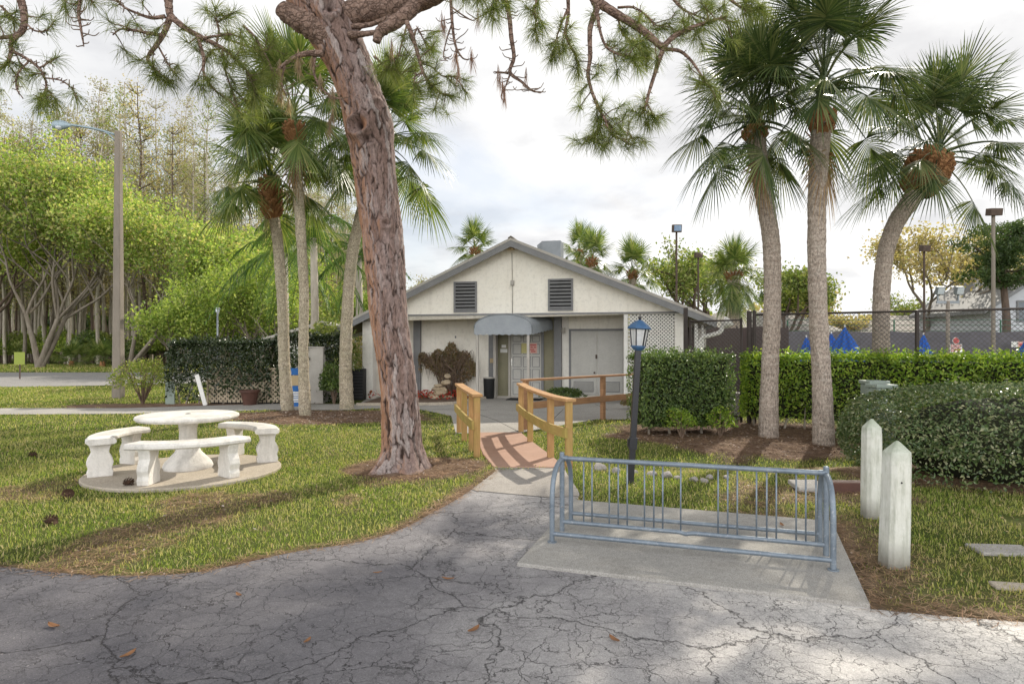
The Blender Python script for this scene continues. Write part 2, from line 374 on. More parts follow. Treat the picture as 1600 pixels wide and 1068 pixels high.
M['trunk_dark'] = mat('dark_bark', (.17, .12, .09), (.09, .065, .05), 6, .9, .6, 30, stretch=(1, 1, .3))
M['trunk_pale'] = mat('pale_bark', (.55, .49, .4), (.36, .31, .25), 6, .9, .4, 30, stretch=(1, 1, .3))
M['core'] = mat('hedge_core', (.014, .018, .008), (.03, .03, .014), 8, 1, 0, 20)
M['stucco'] = m_stucco('stucco', (.9, .86, .77), (.84, .79, .69))
M['stucco_white'] = m_stucco('white_stucco', (.78, .75, .69), (.7, .67, .6))
M['trim'] = mat('grey_trim', (.25, .25, .25), (.2, .2, .205), 3, .6, .1, 30, grime=.15)
M['trim_light'] = mat('light_trim', (.5, .47, .42), (.4, .37, .33), 3, .7, .1, 30)
M['door_grey'] = mat('door_paint', (.56, .545, .5), (.5, .485, .445), 2, .55, .05, 30, grime=.1)
M['olive'] = mat('olive_panel', (.26, .24, .15), (.2, .185, .115), 2, .4, .05, 30)
M['canvas'] = mat('grey_canvas', (.36, .385, .41), (.29, .315, .34), 3, .55, .15, 60, spec=.4)
M['roof'] = mat('roof_shingle', (.25, .21, .17), (.17, .145, .12), 8, .9, .5, 30)
M['white_paint'] = mat('white_paint', (.78, .76, .72), (.7, .68, .63), 4, .55, .1, 50, grime=.12)
M['white_stone'] = mat('white_cast_stone', (.82, .79, .74), (.74, .7, .64), 5, .8, .6, 45, grime=.5)
M['lattice'] = mat('lattice_paint', (.75, .73, .68), (.65, .63, .58), 4, .7, .05, 40)
M['lattice_tan'] = mat('lattice_wood', (.5, .42, .3), (.38, .31, .22), 4, .8, .1, 40)
M['void'] = mat('dark_recess', (.02, .02, .02), (.03, .03, .03), 4, .9, 0, 20)
M['black'] = mat('black_paint', (.014, .014, .017), (.022, .022, .025), 6, .4, .1, 40, spec=.5)
M['black_rubber'] = mat('black_plastic', (.012, .012, .012), (.02, .02, .02), 6, .6, .1, 40)
M['lamp_blue'] = mat('verdigris_blue', (.03, .09, .2), (.06, .14, .26), 14, .5, .2, 50, spec=.5)
M['glass'] = m_glass('lantern_glass'); M['rack'] = m_rack()
M['wood_rail'] = m_wood('stained_rail', (.38, .2, .09), (.52, .31, .15), (.1, .1, 1), 30, .1)
M['wood_post'] = m_wood('stained_post', (.34, .19, .08), (.54, .33, .14), (1, 1, .08), 34, .4)
M['wood_low'] = m_wood('weathered_rail', (.36, .24, .08), (.46, .33, .11), (.15, .15, 1), 30, .5)
M['wood_brown'] = m_wood('brown_rail', (.27, .145, .075), (.4, .225, .12), (.1, .1, 1), 30)
M['deck'] = mat('deck_paint', (.46, .29, .215), (.38, .23, .165), 3, .8, .2, 60, grime=.15)
def m_bollard():
    t = NT('bollard_paint'); o = t.coord('Object'); sp = t.n('ShaderNodeSeparateXYZ'); t.set(sp.inputs[0], o); n1 = t.noise(o, 9, 7, .75); n2 = t.noise(t.coord('Object', (1, 1, .12)), 22, 6, .75); f = t.noise(o, 70, 4, .8)
    col = t.ramp(n1, [(.3, (.72, .72, .66)), (.7, (.58, .58, .5))]); col = t.mix(t.math('MULTIPLY', t.ramp(n2, [(.48, (0,)*3), (.68, (1,)*3)]), .55), col, (.25, .27, .19))
    zt = t.math('ADD', sp.outputs[2], t.math('MULTIPLY', t.math('SUBTRACT', n1, .5), .22))
    col = t.mix(t.ramp(zt, [(.74, (0,)*3), (.9, (.75,)*3)]), col, (.3, .35, .25)); col = t.mix(t.ramp(zt, [(.03, (.85,)*3), (.2, (0,)*3)]), col, (.2, .185, .15))
    col = t.mix(t.ramp(f, [(.66, (0,)*3), (.72, (.7,)*3)]), col, (.16, .155, .13))
    return t.done(t.prin(col, .85, 0, t.bump(f, .5, .01), .25))
M['bollard'] = m_bollard()
M['pole_concrete'] = mat('pole_concrete', (.3, .255, .21), (.22, .19, .155), 6, .9, .4, 60, stretch=(1, 1, .2))
M['metal_grey'] = mat('grey_metal', (.3, .32, .34), (.24, .26, .28), 5, .45, .05, 30, metal=.5)
M['metal_lamp'] = mat('lamp_head_metal', (.34, .42, .46), (.28, .35, .39), 5, .4, .05, 30, metal=.3)
M['metal_rust'] = mat('brown_metal', (.12, .08, .06), (.07, .05, .04), 8, .7, .2, 40)
M['chrome'] = mat('worn_chrome', (.55, .53, .5), (.45, .43, .4), 5, .3, .05, 30, metal=.9)
M['fence_metal'] = mat('fence_black', (.035, .028, .024), (.06, .045, .038), 8, .55, .1, 40)
M['wire'] = mat('fence_wire', (.1, .09, .08), (.06, .055, .05), 8, .5, 0, 40)
M['screen_brown'] = mat('brown_screen', (.085, .062, .055), (.065, .048, .043), 2, .9, .1, 80)
M['screen_grey'] = mat('grey_screen', (.15, .14, .155), (.11, .105, .12), 2, .9, .1, 80)
M['screen_green'] = mat('green_screen', (.065, .1, .1), (.05, .08, .085), 2, .9, .1, 80)
M['green_metal'] = mat('green_metal', (.05, .16, .09), (.04, .12, .07), 3, .6, .05, 40)
M['umbrella'] = mat('blue_canvas', (.02, .13, .52), (.015, .1, .42), 3, .7, .15, 50)
M['sign_green'] = mat('yellow_green_sign', (.3, .36, .06), (.26, .31, .06), 3, .6, .05, 40)
M['sign_white'] = mat('white_sign', (.75, .74, .7), (.68, .67, .63), 3, .5, .02, 40)
M['sign_red'] = mat('red_print', (.55, .1, .1), (.48, .08, .08), 3, .5, .02, 40)
M['sign_pink'] = mat('pink_paper', (.75, .45, .38), (.68, .4, .34), 3, .6, .02, 40)
M['sign_yellow'] = mat('yellow_paper', (.6, .55, .25), (.55, .5, .22), 3, .6, .02, 40)
M['sign_dark'] = mat('dark_print', (.06, .06, .07), (.05, .05, .06), 3, .5, .02, 40)
M['sign_blue'] = mat('blue_print', (.02, .14, .42), (.02, .11, .34), 3, .5, .02, 40)
M['sign_tan'] = mat('tan_print', (.5, .38, .22), (.42, .32, .18), 3, .5, .02, 40)
M['terracotta'] = mat('brown_pot', (.12, .055, .04), (.08, .04, .03), 5, .6, .15, 30)
M['rock'] = mat('tan_rock', (.55, .45, .32), (.38, .29, .19), 6, .9, .6, 30, bdist=.03)
M['rock_grey'] = mat('grey_rock', (.46, .43, .4), (.3, .27, .25), 6, .9, .6, 30, bdist=.03)
M['flower_red'] = leafmat('red_flower', [(.42, .03, .02), (.55, .06, .04), (.08, .12, .03)], .3)
M['utility'] = mat('utility_green', (.3, .35, .3), (.25, .3, .26), 3, .6, .05, 40, grime=.2)
M['cone'] = mat('pine_cone', (.11, .06, .04), (.06, .035, .022), 12, .9, .4, 40)
M['dead_leaf'] = mat('dead_leaf', (.3, .15, .07), (.2, .1, .05), 12, .8, .2, 40)
M['house_white'] = mat('white_siding', (.6, .61, .64), (.52, .53, .56), 2, .8, .1, 30)
M['house_roof'] = mat('tan_roof', (.48, .44, .4), (.38, .35, .32), 2, .9, .2, 30)
M['window'] = mat('window_glass', (.06, .08, .1), (.1, .12, .14), 3, .15, 0, 30, spec=.6)
M['mat_black'] = mat('door_mat', (.02, .02, .022), (.03, .03, .03), 6, .95, .3, 80)
M['moss'] = leafmat('spanish_moss', [(.3, .2, .11), (.42, .31, .2), (.33, .28, .2)], .3)
M['lamp_lens'] = mat('lamp_lens', (.62, .64, .66), (.5, .55, .6), 5, .2, 0, 30, spec=.6)
M['lamp_lens_blue'] = mat('floodlight_lens', (.16, .24, .4), (.3, .42, .55), 9, .2, 0, 30, spec=.6)
# ------------------------------------------------------------------ ground plan (world x,y from measured pixels)
def pl(pts): return [tuple(gd(*p)[:2]) for p in pts]
lawn_edge = smoothpath([gd(*p) for p in [(-260, 872), (-120, 878), (0, 886), (80, 895), (150, 900), (250, 900), (330, 892), (420, 872), (480, 860), (550, 850), (620, 831), (680, 800), (722, 776), (756, 752), (775, 737)]], 5)[:, :2]
path_right = smoothpath([gd(*p) for p in [(880, 731), (890, 748), (905, 772), (899, 786)]], 4)[:, :2]
PAD = pl([(807, 886), (897, 785), (1300, 819), (1360, 952)])
right_edge = smoothpath([gd(*p) for p in [(1360, 953), (1460, 963), (1600, 974), (1900, 1000)]], 5)[:, :2]
drive_poly = [(-30, -20), (-30, lawn_edge[0][1])]+[tuple(p) for p in lawn_edge]+[tuple(p) for p in path_right]+[PAD[0], PAD[3]]+[tuple(p) for p in right_edge]+[(30, right_edge[-1][1]), (30, -20)]
bridge_poly = [(-.62, 11.65), (.16, 11.65), (.34, 10.5), (.55, 9.3), (.7, 8.33), (-.24, 8.33), (-.42, 9.3), (-.56, 10.5)]
walk_poly = pl([(0, 637), (0, 648), (195, 647), (300, 644), (420, 641), (530, 641), (640, 637)])+pl([(705, 650), (712, 678)])+[(-.62, 11.66), (.16, 11.66)]+pl([(860, 668), (930, 656), (1004, 656), (1060, 640), (1060, 617)])+[(4.6, 20.6), (-4.5, 20.6)]+pl([(560, 632), (430, 631), (230, 637), (195, 638)])
walk_poly = [(-28, 16.2), (-28, 14.6)]+walk_poly[1:]
SLAB_C = np.array([-4.12, 8.1]); SLAB_R = 1.13
road_poly = [(-120, 24.6), (-120, 37), (-19, 38.5), (-14, 40), (-11, 40), (-12.5, 28.5), (-15.2, 26.2), (-19, 24.8)]
def concrete_near():   # pale concrete apron between drive and bridge
    j = pl([(862, 779), (743, 768)])
    L = [tuple(p) for p in lawn_edge if p[1] > j[1][1]]
    Rr = [tuple(p) for p in path_right if p[1] > j[0][1]]
    return [j[1]]+L+[(-.24, 8.36), (.7, 8.36)]+Rr+[j[0]]
apron_poly = concrete_near()
def ell(x, y, cx, cy, rx, ry): return np.hypot((x-cx)/rx, (y-cy)/ry)
def mulch(x, y):
    x = np.asarray(x, float); y = np.asarray(y, float)
    w = (fbm(x, y, 1.6)-.5)*.5
    s = lambda d, e=.16: np.clip((1-d+w)/e, 0, 1)
    m = s(ell(x, y, -1.25, 8.35, 1.0, .8))
    m = np.maximum(m, s(ell(x, y, -4.2, 14.5, 2.7, 1.55)))
    m = np.maximum(m, s(ell(x, y, 4.1, 11.7, 2.7, 2.2)))
    m = np.maximum(m, s(ell(x, y, 8.5, 11.3, 3.4, 2.0)))
    m = np.maximum(m, s(ell(x, y, 6.2, 8.2, 2.6, 1.45)))
    m = np.maximum(m, s(ell(x, y, -8.2, 17.0, 4.6, 1.0)))
    de = distpl(x, y, lawn_edge); m = np.maximum(m, np.clip((.17+w*.5-de)/.14, 0, 1))
    dr = np.minimum(distpl(x, y, right_edge), distpl(x, y, [PAD[2], PAD[3]])); m = np.maximum(m, np.clip((.5+w*1.6-dr)/.4, 0, 1)*np.where(dr < .1, .85, .6))
    # litter patches on the near lawns
    pt = fbm(x, y, 1.1, 5); near = np.clip((9.5-y)/2.5, 0, 1)
    m = np.maximum(m, np.clip((pt-.6)/.12, 0, 1)*near*.5)
    return m
def hgt(x, y):
    d = np.exp(-((y-9.1-.08*(x-2))/.75)**2)*np.clip((x-.9)/.7, 0, 1)*np.clip((6.5-x)/1.0, 0, 1)
    b = np.exp(-ell(x, y, -1.3, 8.3, .75, .55)**2)*.05
    return -.16*d+b
xs = np.unique(np.r_[-900, -400, -200, -120, -80, -60, np.arange(-45, -14, .6), np.arange(-14, 14, .085), np.arange(14, 45, .6), 60, 80, 120, 200, 400, 900])
ys = np.unique(np.r_[-200, -60, -20, np.arange(-8, 2.5, .6), np.arange(2.5, 19, .085), np.arange(19, 45, .4), np.arange(45, 120, 3), 200, 400, 900, 2000])
GX, GY = np.meshgrid(xs, ys); nx, ny = len(xs), len(ys)
mb = MB(); i, j = np.meshgrid(np.arange(ny-1), np.arange(nx-1), indexing='ij')
mb.add(np.c_[GX.ravel(), GY.ravel(), hgt(GX, GY).ravel()], np.stack([i*nx+j, i*nx+j+1, (i+1)*nx+j+1, (i+1)*nx+j], -1).reshape(-1, 4))
mb.attr.append(('mulch', mulch(GX, GY).ravel()))
tag(mb.build('ground', M['ground'], smooth=True), kind='structure')
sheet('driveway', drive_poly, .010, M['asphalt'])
sheet('footpath_apron', apron_poly, .016, M['apron'])
sheet('walkway', walk_poly, .014, M['concrete'])
sheet('road', road_poly, .012, M['road'])
mb = MB(); mb.prism(PAD, -.05, .035); tag(mb.build('bike_pad', M['pad'], bevel=.008), kind='structure')
mb = MB(); mb.lathe([(SLAB_R, -.05), (SLAB_R, .028), (SLAB_R-.012, .04), (.02, .04)], 64, (SLAB_C[0], SLAB_C[1], 0)); tag(mb.build('table_slab', M['slab']), kind='structure')
# joints in the walkway
mb = MB()
for a, b in [((748, 648), (775, 657)), ((775, 657), (812, 676)), ((880, 640), (860, 660)), ((930, 632), (950, 641)), ((640, 640), (760, 641))]:
    A, B = gd(*a), gd(*b); mb.bar((A[0], A[1], .0155), (B[0], B[1], .0155), .012, .004)
tag(mb.build('walkway_joints', M['joint']), kind='structure')
# ------------------------------------------------------------------ grass blades, straw
rg = np.random.default_rng(11)
def lawn_mask(x, y):
    ok = ~inpoly(x, y, drive_poly) & ~inpoly(x, y, walk_poly) & ~inpoly(x, y, bridge_poly) & ~inpoly(x, y, PAD) & ~inpoly(x, y, road_poly)
    ok &= np.hypot(x-SLAB_C[0], y-SLAB_C[1]) > SLAB_R+.01
    ok &= np.hypot(x+1.43, y-8.2) > .42
    return ok & ~((y > 17.9) & (x > -4.6) & (x < 6))
def scatter(n, x0, x1, y0, y1, rng):
    return rng.uniform(x0, x1, n), rng.uniform(y0, y1, n)
def blades(n, x0, x1, y0, y1, ln, wd, rng, dens=None):
    x, y = scatter(n, x0, x1, y0, y1, rng)
    k = (np.abs(x) < .86*y+.3) & lawn_mask(x, y); x, y = x[k], y[k]
    m = mulch(x, y); k = rng.random(len(x)) > m*1.02; x, y, m = x[k], y[k], m[k]
    n = len(x); z = hgt(x, y)
    L = ln*rng.uniform(.55, 1.25, n)*(1-.4*m); a = rng.uniform(0, 2*PI, n); ti = rng.uniform(.15, 1.0, n)
    d = np.c_[np.cos(a)*np.sin(ti), np.sin(a)*np.sin(ti), np.cos(ti)]
    s = np.c_[-np.sin(a), np.cos(a), np.zeros(n)]*(wd*.5*rng.uniform(.7, 1.3, n))[:, None]
    P = np.c_[x, y, z-.005]; mid = P+d*(L*.55)[:, None]
    tip = P+d*L[:, None]; tip[:, 2] -= L*ti*.25
    V = np.stack([P-s, P+s, mid+s*.8, mid-s*.8, tip], 1).reshape(-1, 3)
    q = np.arange(n)[:, None]*5
    return V, q+np.array([[0, 1, 2, 3]]), q+np.array([[3, 2, 4]]), np.repeat(np.clip(m*1.2, 0, 1)*.8, 5)
mb = MB(); dry = []
for args in [(60000, -8, 4.5, 3.5, 6.0, .05, .0065), (80000, -7.5, 7.5, 6.0, 8.6, .052, .0075), (70000, -9.5, 9.5, 8.6, 12, .055, .010), (52000, -13, 11, 12, 17, .06, .015), (42000, -22, -7, 16, 25, .07, .025), (22000, -45, -12, 37, 53, .16, .06)]:
    V, Q, T, dr = blades(*args, rg)
    n0 = mb.n; mb.v.append(V); mb.f.append(Q+n0); mb.f.append(T+n0); mb.n += len(V); dry.append(dr)
mb.attr.append(('dry', np.concatenate(dry)))
tag(mb.build('grass', M['grass']), 'short mown green lawn grass with dry patches', 'grass', kind='stuff')
def needles_flat(n, x0, x1, y0, y1, ln, wd, rng, thr=1.0):
    x, y = scatter(n, x0, x1, y0, y1, rng)
    k = (np.abs(x) < .86*y+.3); x, y = x[k], y[k]
    m = mulch(x, y); on = lawn_mask(x, y)
    # a few stray needles lie on the drive close to its edge
    de = np.minimum(distpl(x, y, lawn_edge), distpl(x, y, right_edge)); m = np.where(on, m, np.clip((.10-de)/.1, 0, 1)*.5*(inpoly(x, y, drive_poly)))
    k = rng.random(len(x)) < np.minimum(m, .8)*thr; x, y, on = x[k], y[k], on[k]; n = len(x)
    z = hgt(x, y)+np.where(on, rng.uniform(.008, .035, n), .016)
    a = rng.uniform(0, PI, n); L = ln*rng.uniform(.5, 1.1, n); ti = rng.uniform(-.12, .12, n)*on
    d = np.c_[np.cos(a), np.sin(a), ti]*(L/2)[:, None]; s = np.c_[-np.sin(a), np.cos(a), np.zeros(n)]*(wd/2)
    P = np.c_[x, y, z]; c = s*rng.uniform(-8, 8, n)[:, None]
    V = np.stack([P-d-s, P-d+s, P+c+s, P+c-s, P+d+s, P+d-s], 1).reshape(-1, 3); q = np.arange(n)[:, None]*6
    return V, np.concatenate([q+np.array([[0, 1, 2, 3]]), q+np.array([[3, 2, 4, 5]])])
mb = MB()
for args in [(45000, -5, 4.5, 3.5, 6.2, .13, .0035), (60000, -7, 7.5, 6.2, 9.4, .13, .0045), (30000, -8, 8, 9.4, 13, .14, .006), (14000, -9, 9, 13, 17, .16, .009)]:
    mb.add(*needles_flat(*args, rg))
tag(mb.build('pine_straw', M['straw']), 'fallen orange brown pine needles along the lawn edges', 'pine straw', kind='stuff')
def leaves(P, size, rng, aspect=.5, nb=None, nbk=1.0):
    n = len(P); nn = nrm(rng.normal(size=(n, 3)))
    if nb is not None: nn = nrm(nn+nbk*np.asarray(nb))
    t = nrm(np.cross(nn, rng.normal(size=(n, 3)))); b = np.cross(nn, t)
    s = np.broadcast_to(np.asarray(size), (n,))*rng.uniform(.6, 1.35, n)
    t = t*s[:, None]*.5; b = b*(s*aspect*.5)[:, None]; k = nn*(s*.12)[:, None]
    V = np.stack([P+t-k, P+b, P-t-k, P-b], 1).reshape(-1, 3); q = np.arange(n)[:, None]*4
    return V, q+np.array([[0, 1, 2, 3]])
# broad leaved weeds and dead clippings mixed in the turf
x, y = scatter(26000, -8, 8, 4, 13, rg); k = lawn_mask(x, y) & (np.abs(x) < .86*y) & (rg.random(len(x)) < np.clip((fbm(x, y, 1.9, 40)-.42)/.2, .03, 1)*.6*(1-mulch(x, y))); x, y = x[k], y[k]
def weeds(): mb = MB(); mb.add(*leaves(np.c_[x, y, hgt(x, y)+rg.uniform(.015, .05, len(x))], .022*(.5+y/10), rg, .7, np.array([0, 0, 1.]), 1.6)); return mb
WEEDS = weeds()
# wood chips / leaf litter in the beds
x, y = scatter(60000, -8, 9, 4, 17, rg); k = lawn_mask(x, y) & (np.abs(x) < .86*y) & (rg.random(len(x)) < mulch(x, y)*.45); x, y = x[k], y[k]
mb = MB(); mb.add(*leaves(np.c_[x, y, hgt(x, y)+.015], .035*(.6+y/14), rg, .5, np.array([0, 0, 1.]), 2.5))
M['weed'] = leafmat('lawn_weed', [(.05, .1, .02), (.1, .17, .03), (.2, .24, .07), (.36, .27, .14), (.5, .4, .25)], .25, .6)
tag(WEEDS.build('lawn_weeds', M['weed']), 'small broad leaved weeds and dead clippings in the lawn', 'weeds', kind='stuff')
M['litter'] = leafmat('bed_litter', [(.09, .05, .035), (.2, .12, .085), (.34, .24, .19), (.55, .48, .42)], .05, .8)
tag(mb.build('leaf_litter', M['litter']), 'brown leaf litter and bark chips in the planting beds', 'leaf litter', kind='stuff')
# ------------------------------------------------------------------ concrete picnic set
TC = np.array([-4.15, 8.2])
root = empty('garden_table', (TC[0], TC[1], .04), 0, 'round white concrete picnic table on a flared pedestal in the lawn', 'table'); root.scale = (1, 1, 1.07)
mb = MB(); mb.lathe([(.02, .575), (.52, .575), (.585, .585), (.605, .61), (.6, .63), (.57, .642), (.02, .645)], 56); mb.build('tabletop', M['white_stone'], root, True, 40)
mb = MB(); mb.lathe([(.29, 0), (.3, .03), (.28, .07), (.22, .13), (.16, .19), (.125, .26), (.108, .34), (.105, .46), (.12, .53), (.16, .575)], 32, star=lambda a: 1+.02*np.cos(6*a)); mb.build('pedestal', M['white_stone'], root, True, 60)
mb = MB(); mb.lathe([(.02, .646), (.035, .648), (.02, .652)], 12); mb.build('parasol_hole', M['void'], root)
def arcbench(ang, label):
    r0, r1 = .80, 1.10
    root = empty('garden_bench', (TC[0], TC[1], .04), R_(ang), label, 'bench', 'curved benches around the round table'); root.scale = (1, 1, 1.1)
    mb = MB(); hs = R_(37); a = np.linspace(-hs, hs, 25)
    prof = [(r0+.02, .36), (r1-.02, .36), (r1, .375), (r1, .40), (r1-.025, .425), (r0+.025, .425), (r0, .40), (r0, .375)]
    m = len(prof)
    V = np.array([[(q[0])*math.cos(t), q[0]*math.sin(t), q[1]] for t in a for q in prof])
    F = [[i*m+j, i*m+(j+1) % m, (i+1)*m+(j+1) % m, (i+1)*m+j] for i in range(len(a)-1) for j in range(m)]
    b = mb.n; mb.add(V, F); mb.f.append(np.array([list(range(b, b+m))])); mb.f.append(np.array([list(range(b+(len(a)-1)*m, b+len(a)*m))[::-1]]))
    mb.build('seat', M['white_stone'], root, True, 35)
    out = [(-.13, 0), (.13, 0), (.135, .05), (.12, .09), (.14, .15), (.125, .2), (.09, .26), (.1, .31), (.12, .36), (-.12, .36), (-.1, .31), (-.09, .26), (-.125, .2), (-.14, .15), (-.12, .09), (-.135, .05)]
    for s in (-1, 1):
        t = s*R_(26); c = np.array([math.cos(t), math.sin(t)]); p = np.array([-math.sin(t), math.cos(t)])
        mb = MB(); mb.prism(out, -.065, .065, lambda q, z, w: (c[0]*(.95+q)+p[0]*w, c[1]*(.95+q)+p[1]*w, z)); mb.build('leg', M['white_stone'], root, bevel=.008)
arcbench(-62, 'curved white concrete bench nearest the driveway, in front of the table')
arcbench(188, 'curved white concrete bench on the left side of the round table')
arcbench(52, 'curved white concrete bench behind the table towards the pine trunk')
# ------------------------------------------------------------------ bike rack
A = np.array([.32, 5.11]); B = np.array([2.244, 4.47]); ax = (B-A)/np.linalg.norm(B-A); LR = np.linalg.norm(B-A); pr = np.array([-ax[1], ax[0]])
root = empty('bike_rack', (*((A+B)/2+pr*.33), .035), math.atan2(ax[1], ax[0]), 'blue grey galvanised tubular bike rack on its concrete pad', 'bike rack')
hl = LR/2
for s in (-1, 1):
    mb = MB(); mb.tube([(s*hl, 0, .0), (s*hl, 0, .655)], .021, 14); mb.tube([(s*hl, 0, .655), (s*hl, 0, .663), (s*hl, 0, .667)], [.021, .019, .01], 14)
    mb.build('end_post', M['rack'], root, True, 40)
    for d in (-1, 1):
        pth = smoothpath([(s*hl, d*.012, .605), (s*hl, d*.09, .60), (s*hl, d*.2, .565), (s*hl, d*.28, .495), (s*hl, d*.32, .40), (s*hl, d*.33, .28), (s*hl, d*.33, .01)], 5)
        mb = MB(); mb.tube(pth, .0205, 14); mb.tube([(s*hl, d*.33, 0), (s*hl, d*.33, .008)], .038, 14); mb.build('leg', M['rack'], root, True, 40)
mb = MB(); mb.tube([(-hl, 0, .615), (hl, 0, .615)], .0195, 14); mb.tube([(-hl-.001, 0, .615), (-hl+.05, 0, .615)], .0235, 14); mb.tube([(hl-.05, 0, .615), (hl+.001, 0, .615)], .0235, 14); mb.build('top_rail', M['rack'], root, True, 40)
mb = MB(); zz = lambda q: .078-.012*math.exp(-((q+.0)/.03)**2)
mb.tube([(q, 0, zz(q)) for q in np.linspace(-hl, hl, 81)], .018, 12); mb.build('centre_rail', M['rack'], root, True, 40)
for d in (-1, 1):
    mb = MB(); mb.tube([(-hl, d*.33, .068), (hl, d*.33, .068)], .018, 12); mb.build('foot_rail', M['rack'], root, True, 40)
cl = A+pr*.33
for px in [912, 925, 952, 966, 980, 1007, 1021.6, 1035.5, 1063.6, 1122, 1137, 1152, 1182, 1198, 1213, 1244, 1259, 1275]:
    k = (px-800)/1000.0; t = (k*cl[1]-cl[0])/(ax[0]-k*ax[1])
    mb = MB(); mb.tube([(t-hl, 0, .085), (t-hl, 0, .61)], .0065, 8); mb.build('baluster', M['rack'], root, True)
# ------------------------------------------------------------------ bollards
def bollard(x, y, h, w, lean, rz, label):
    root = None; mb = MB(); c = w/2; ch = .028
    def ring(s, z): return [(s-ch, -s, z), (s, -s+ch, z), (s, s-ch, z), (s-ch, s, z), (-s+ch, s, z), (-s, s-ch, z), (-s, -s+ch, z), (-s+ch, -s, z)]
    rs = [ring(c, -.05), ring(c, .05), ring(c*.98, .35), ring(c*.93, h-.16), ring(c*.9, h-.09)]
    V = np.array([p for r in rs for p in r]); F = [[i*8+j, i*8+(j+1) % 8, (i+1)*8+(j+1) % 8, (i+1)*8+j] for i in range(len(rs)-1) for j in range(8)]
    V[:, 0] += V[:, 2]*lean[0]; V[:, 1] += V[:, 2]*lean[1]
    mb.add(np.r_[V, [[h*lean[0], h*lean[1], h]]], F); mb.f.append(np.array([[32+j, 32+(j+1) % 8, 40] for j in range(8)]))
    o = mb.build('bollard', M['bollard'], bevel=.006); o.location = (x, y, 0); o.rotation_euler = (0, 0, rz)
    tag(o, label, 'bollard', 'concrete bollards by the bike pad')
    return o
b1 = bollard(2.78, 4.66, .92, .17, (.03, 0), .1, 'nearer white concrete bollard with mossy pyramid top, leaning right')
hb = MB(); hb.tube([(.0, -.083, .62), (.0, -.079, .62)], .007, 10); h = hb.build('bolt_hole', M['void'], b1)
bollard(3.36, 5.98, .93, .158, (0, 0), .05, 'farther white concrete bollard standing upright before the round bush')
# ------------------------------------------------------------------ black lamp post
root = empty('lamp_post', (1.376, 7.44, 0), 0, 'black square garden lamp post with blue topped lantern leaning right', 'lamp post')
tilt = .058
Rl = roty(tilt)
def lp(name, m, mb, **k):
    mb.v = [v @ Rl.T for v in mb.v]; return mb.build(name, m, root, **k)
mb = MB(); mb.bx(-.034, .034, -.034, .034, -.1, 1.56); lp('post', M['black'], mb, bevel=.006)
mb = MB(); mb.bx(-.046, .046, -.046, .046, .40, .54); mb.bx(-.062, -.05, -.03, .03, .43, .52); lp('bracket', M['black'], mb, bevel=.004)
mb = MB(); mb.lathe([(.05, 1.55), (.075, 1.575), (.085, 1.59), (.085, 1.605)], 6); lp('lantern_base', M['lamp_blue'], mb)
mb = MB(); mb.lathe([(.075, 1.606), (.105, 1.80)], 6); lp('lantern_glass', M['glass'], mb)
mb = MB()
for k in range(6):
    a = k*PI/3; mb.bar((.078*math.cos(a), .078*math.sin(a), 1.60), (.108*math.cos(a), .108*math.sin(a), 1.80), .012, .012, (math.cos(a), math.sin(a), .1))
lp('lantern_bars', M['black'], mb)
mb = MB(); mb.lathe([(.13, 1.795), (.14, 1.803), (.135, 1.815), (.10, 1.85), (.075, 1.868), (.055, 1.885), (.03, 1.898), (.012, 1.905)], 6); lp('lantern_roof', M['lamp_blue'], mb)
mb = MB(); mb.lathe([(.010, 1.904), (.018, 1.915), (.02, 1.925), (.012, 1.94), (.004, 1.955)], 10); lp('finial', M['black'], mb, smooth=True)
mb = MB(); mb.lathe([(.012, 1.61), (.03, 1.66), (.03, 1.70), (.01, 1.74)], 10); lp('bulb', M['lamp_lens'], mb, smooth=True)
# ------------------------------------------------------------------ footbridge
mb = MB(); mb.prism(bridge_poly, -.12, .03); tag(mb.build('footbridge_deck', M['deck'], bevel=.01), 'reddish painted footbridge deck between the two timber railings', 'footbridge')
def railing(posts, label, low, mats, ph=.9, w=.09, caps=True, z0=None, ext=None):
    c = posts[0]; root = empty('timber_railing', (c[0], c[1], 0), 0, label, 'railing'); L = [np.array([p[0]-c[0], p[1]-c[1]]) for p in posts]
    for p in L:
        mb = MB(); nxt = L[1]-L[0]; mb.box((p[0], p[1], (ph-.1)/2-.05), (w, w, ph), rotz(math.atan2(nxt[1], nxt[0]))); mb.build('post', M[mats[1]], root, bevel=.006)
    P = smoothpath([(*p, ph-.08) for p in L], 4); d = nrm(np.gradient(P, axis=0)); s = np.c_[d[:, 1], -d[:, 0], np.zeros(len(P))]
    def ribbon(name, P, hw, z0, z1, m, off=0):
        mb = MB(); n = len(P); Q = P+s*off
        V = np.concatenate([np.c_[(Q+s*hw)[:, :2], np.full(n, z0)], np.c_[(Q-s*hw)[:, :2], np.full(n, z0)], np.c_[(Q-s*hw)[:, :2], np.full(n, z1)], np.c_[(Q+s*hw)[:, :2], np.full(n, z1)]])
        F = [[k*n+i, k*n+i+1, ((k+1) % 4)*n+i+1, ((k+1) % 4)*n+i] for k in range(4) for i in range(n-1)]
        mb.add(V, F); mb.f.append(np.array([[0, n, 2*n, 3*n], [4*n-1, 3*n-1, 2*n-1, n-1]])); return mb.build(name, M[m], root, bevel=.004)
    P = np.r_[[P[0]-d[0]*.07], P, [P[-1]+d[-1]*.07]]; s = np.r_[s[:1], s, s[-1:]]
    ribbon('handrail', P, .075, ph-.1, ph-.06, mats[0]); ribbon('lower_rail', P, .019, low, low+.13, mats[2], mats[3])
    return root
railing([(.165, 11.85), (.30, 10.53), (.545, 9.04), (.745, 8.4)], 'near right timber railing of the footbridge with four posts', .40, ('wood_rail', 'wood_post', 'wood_low', .066), .97)
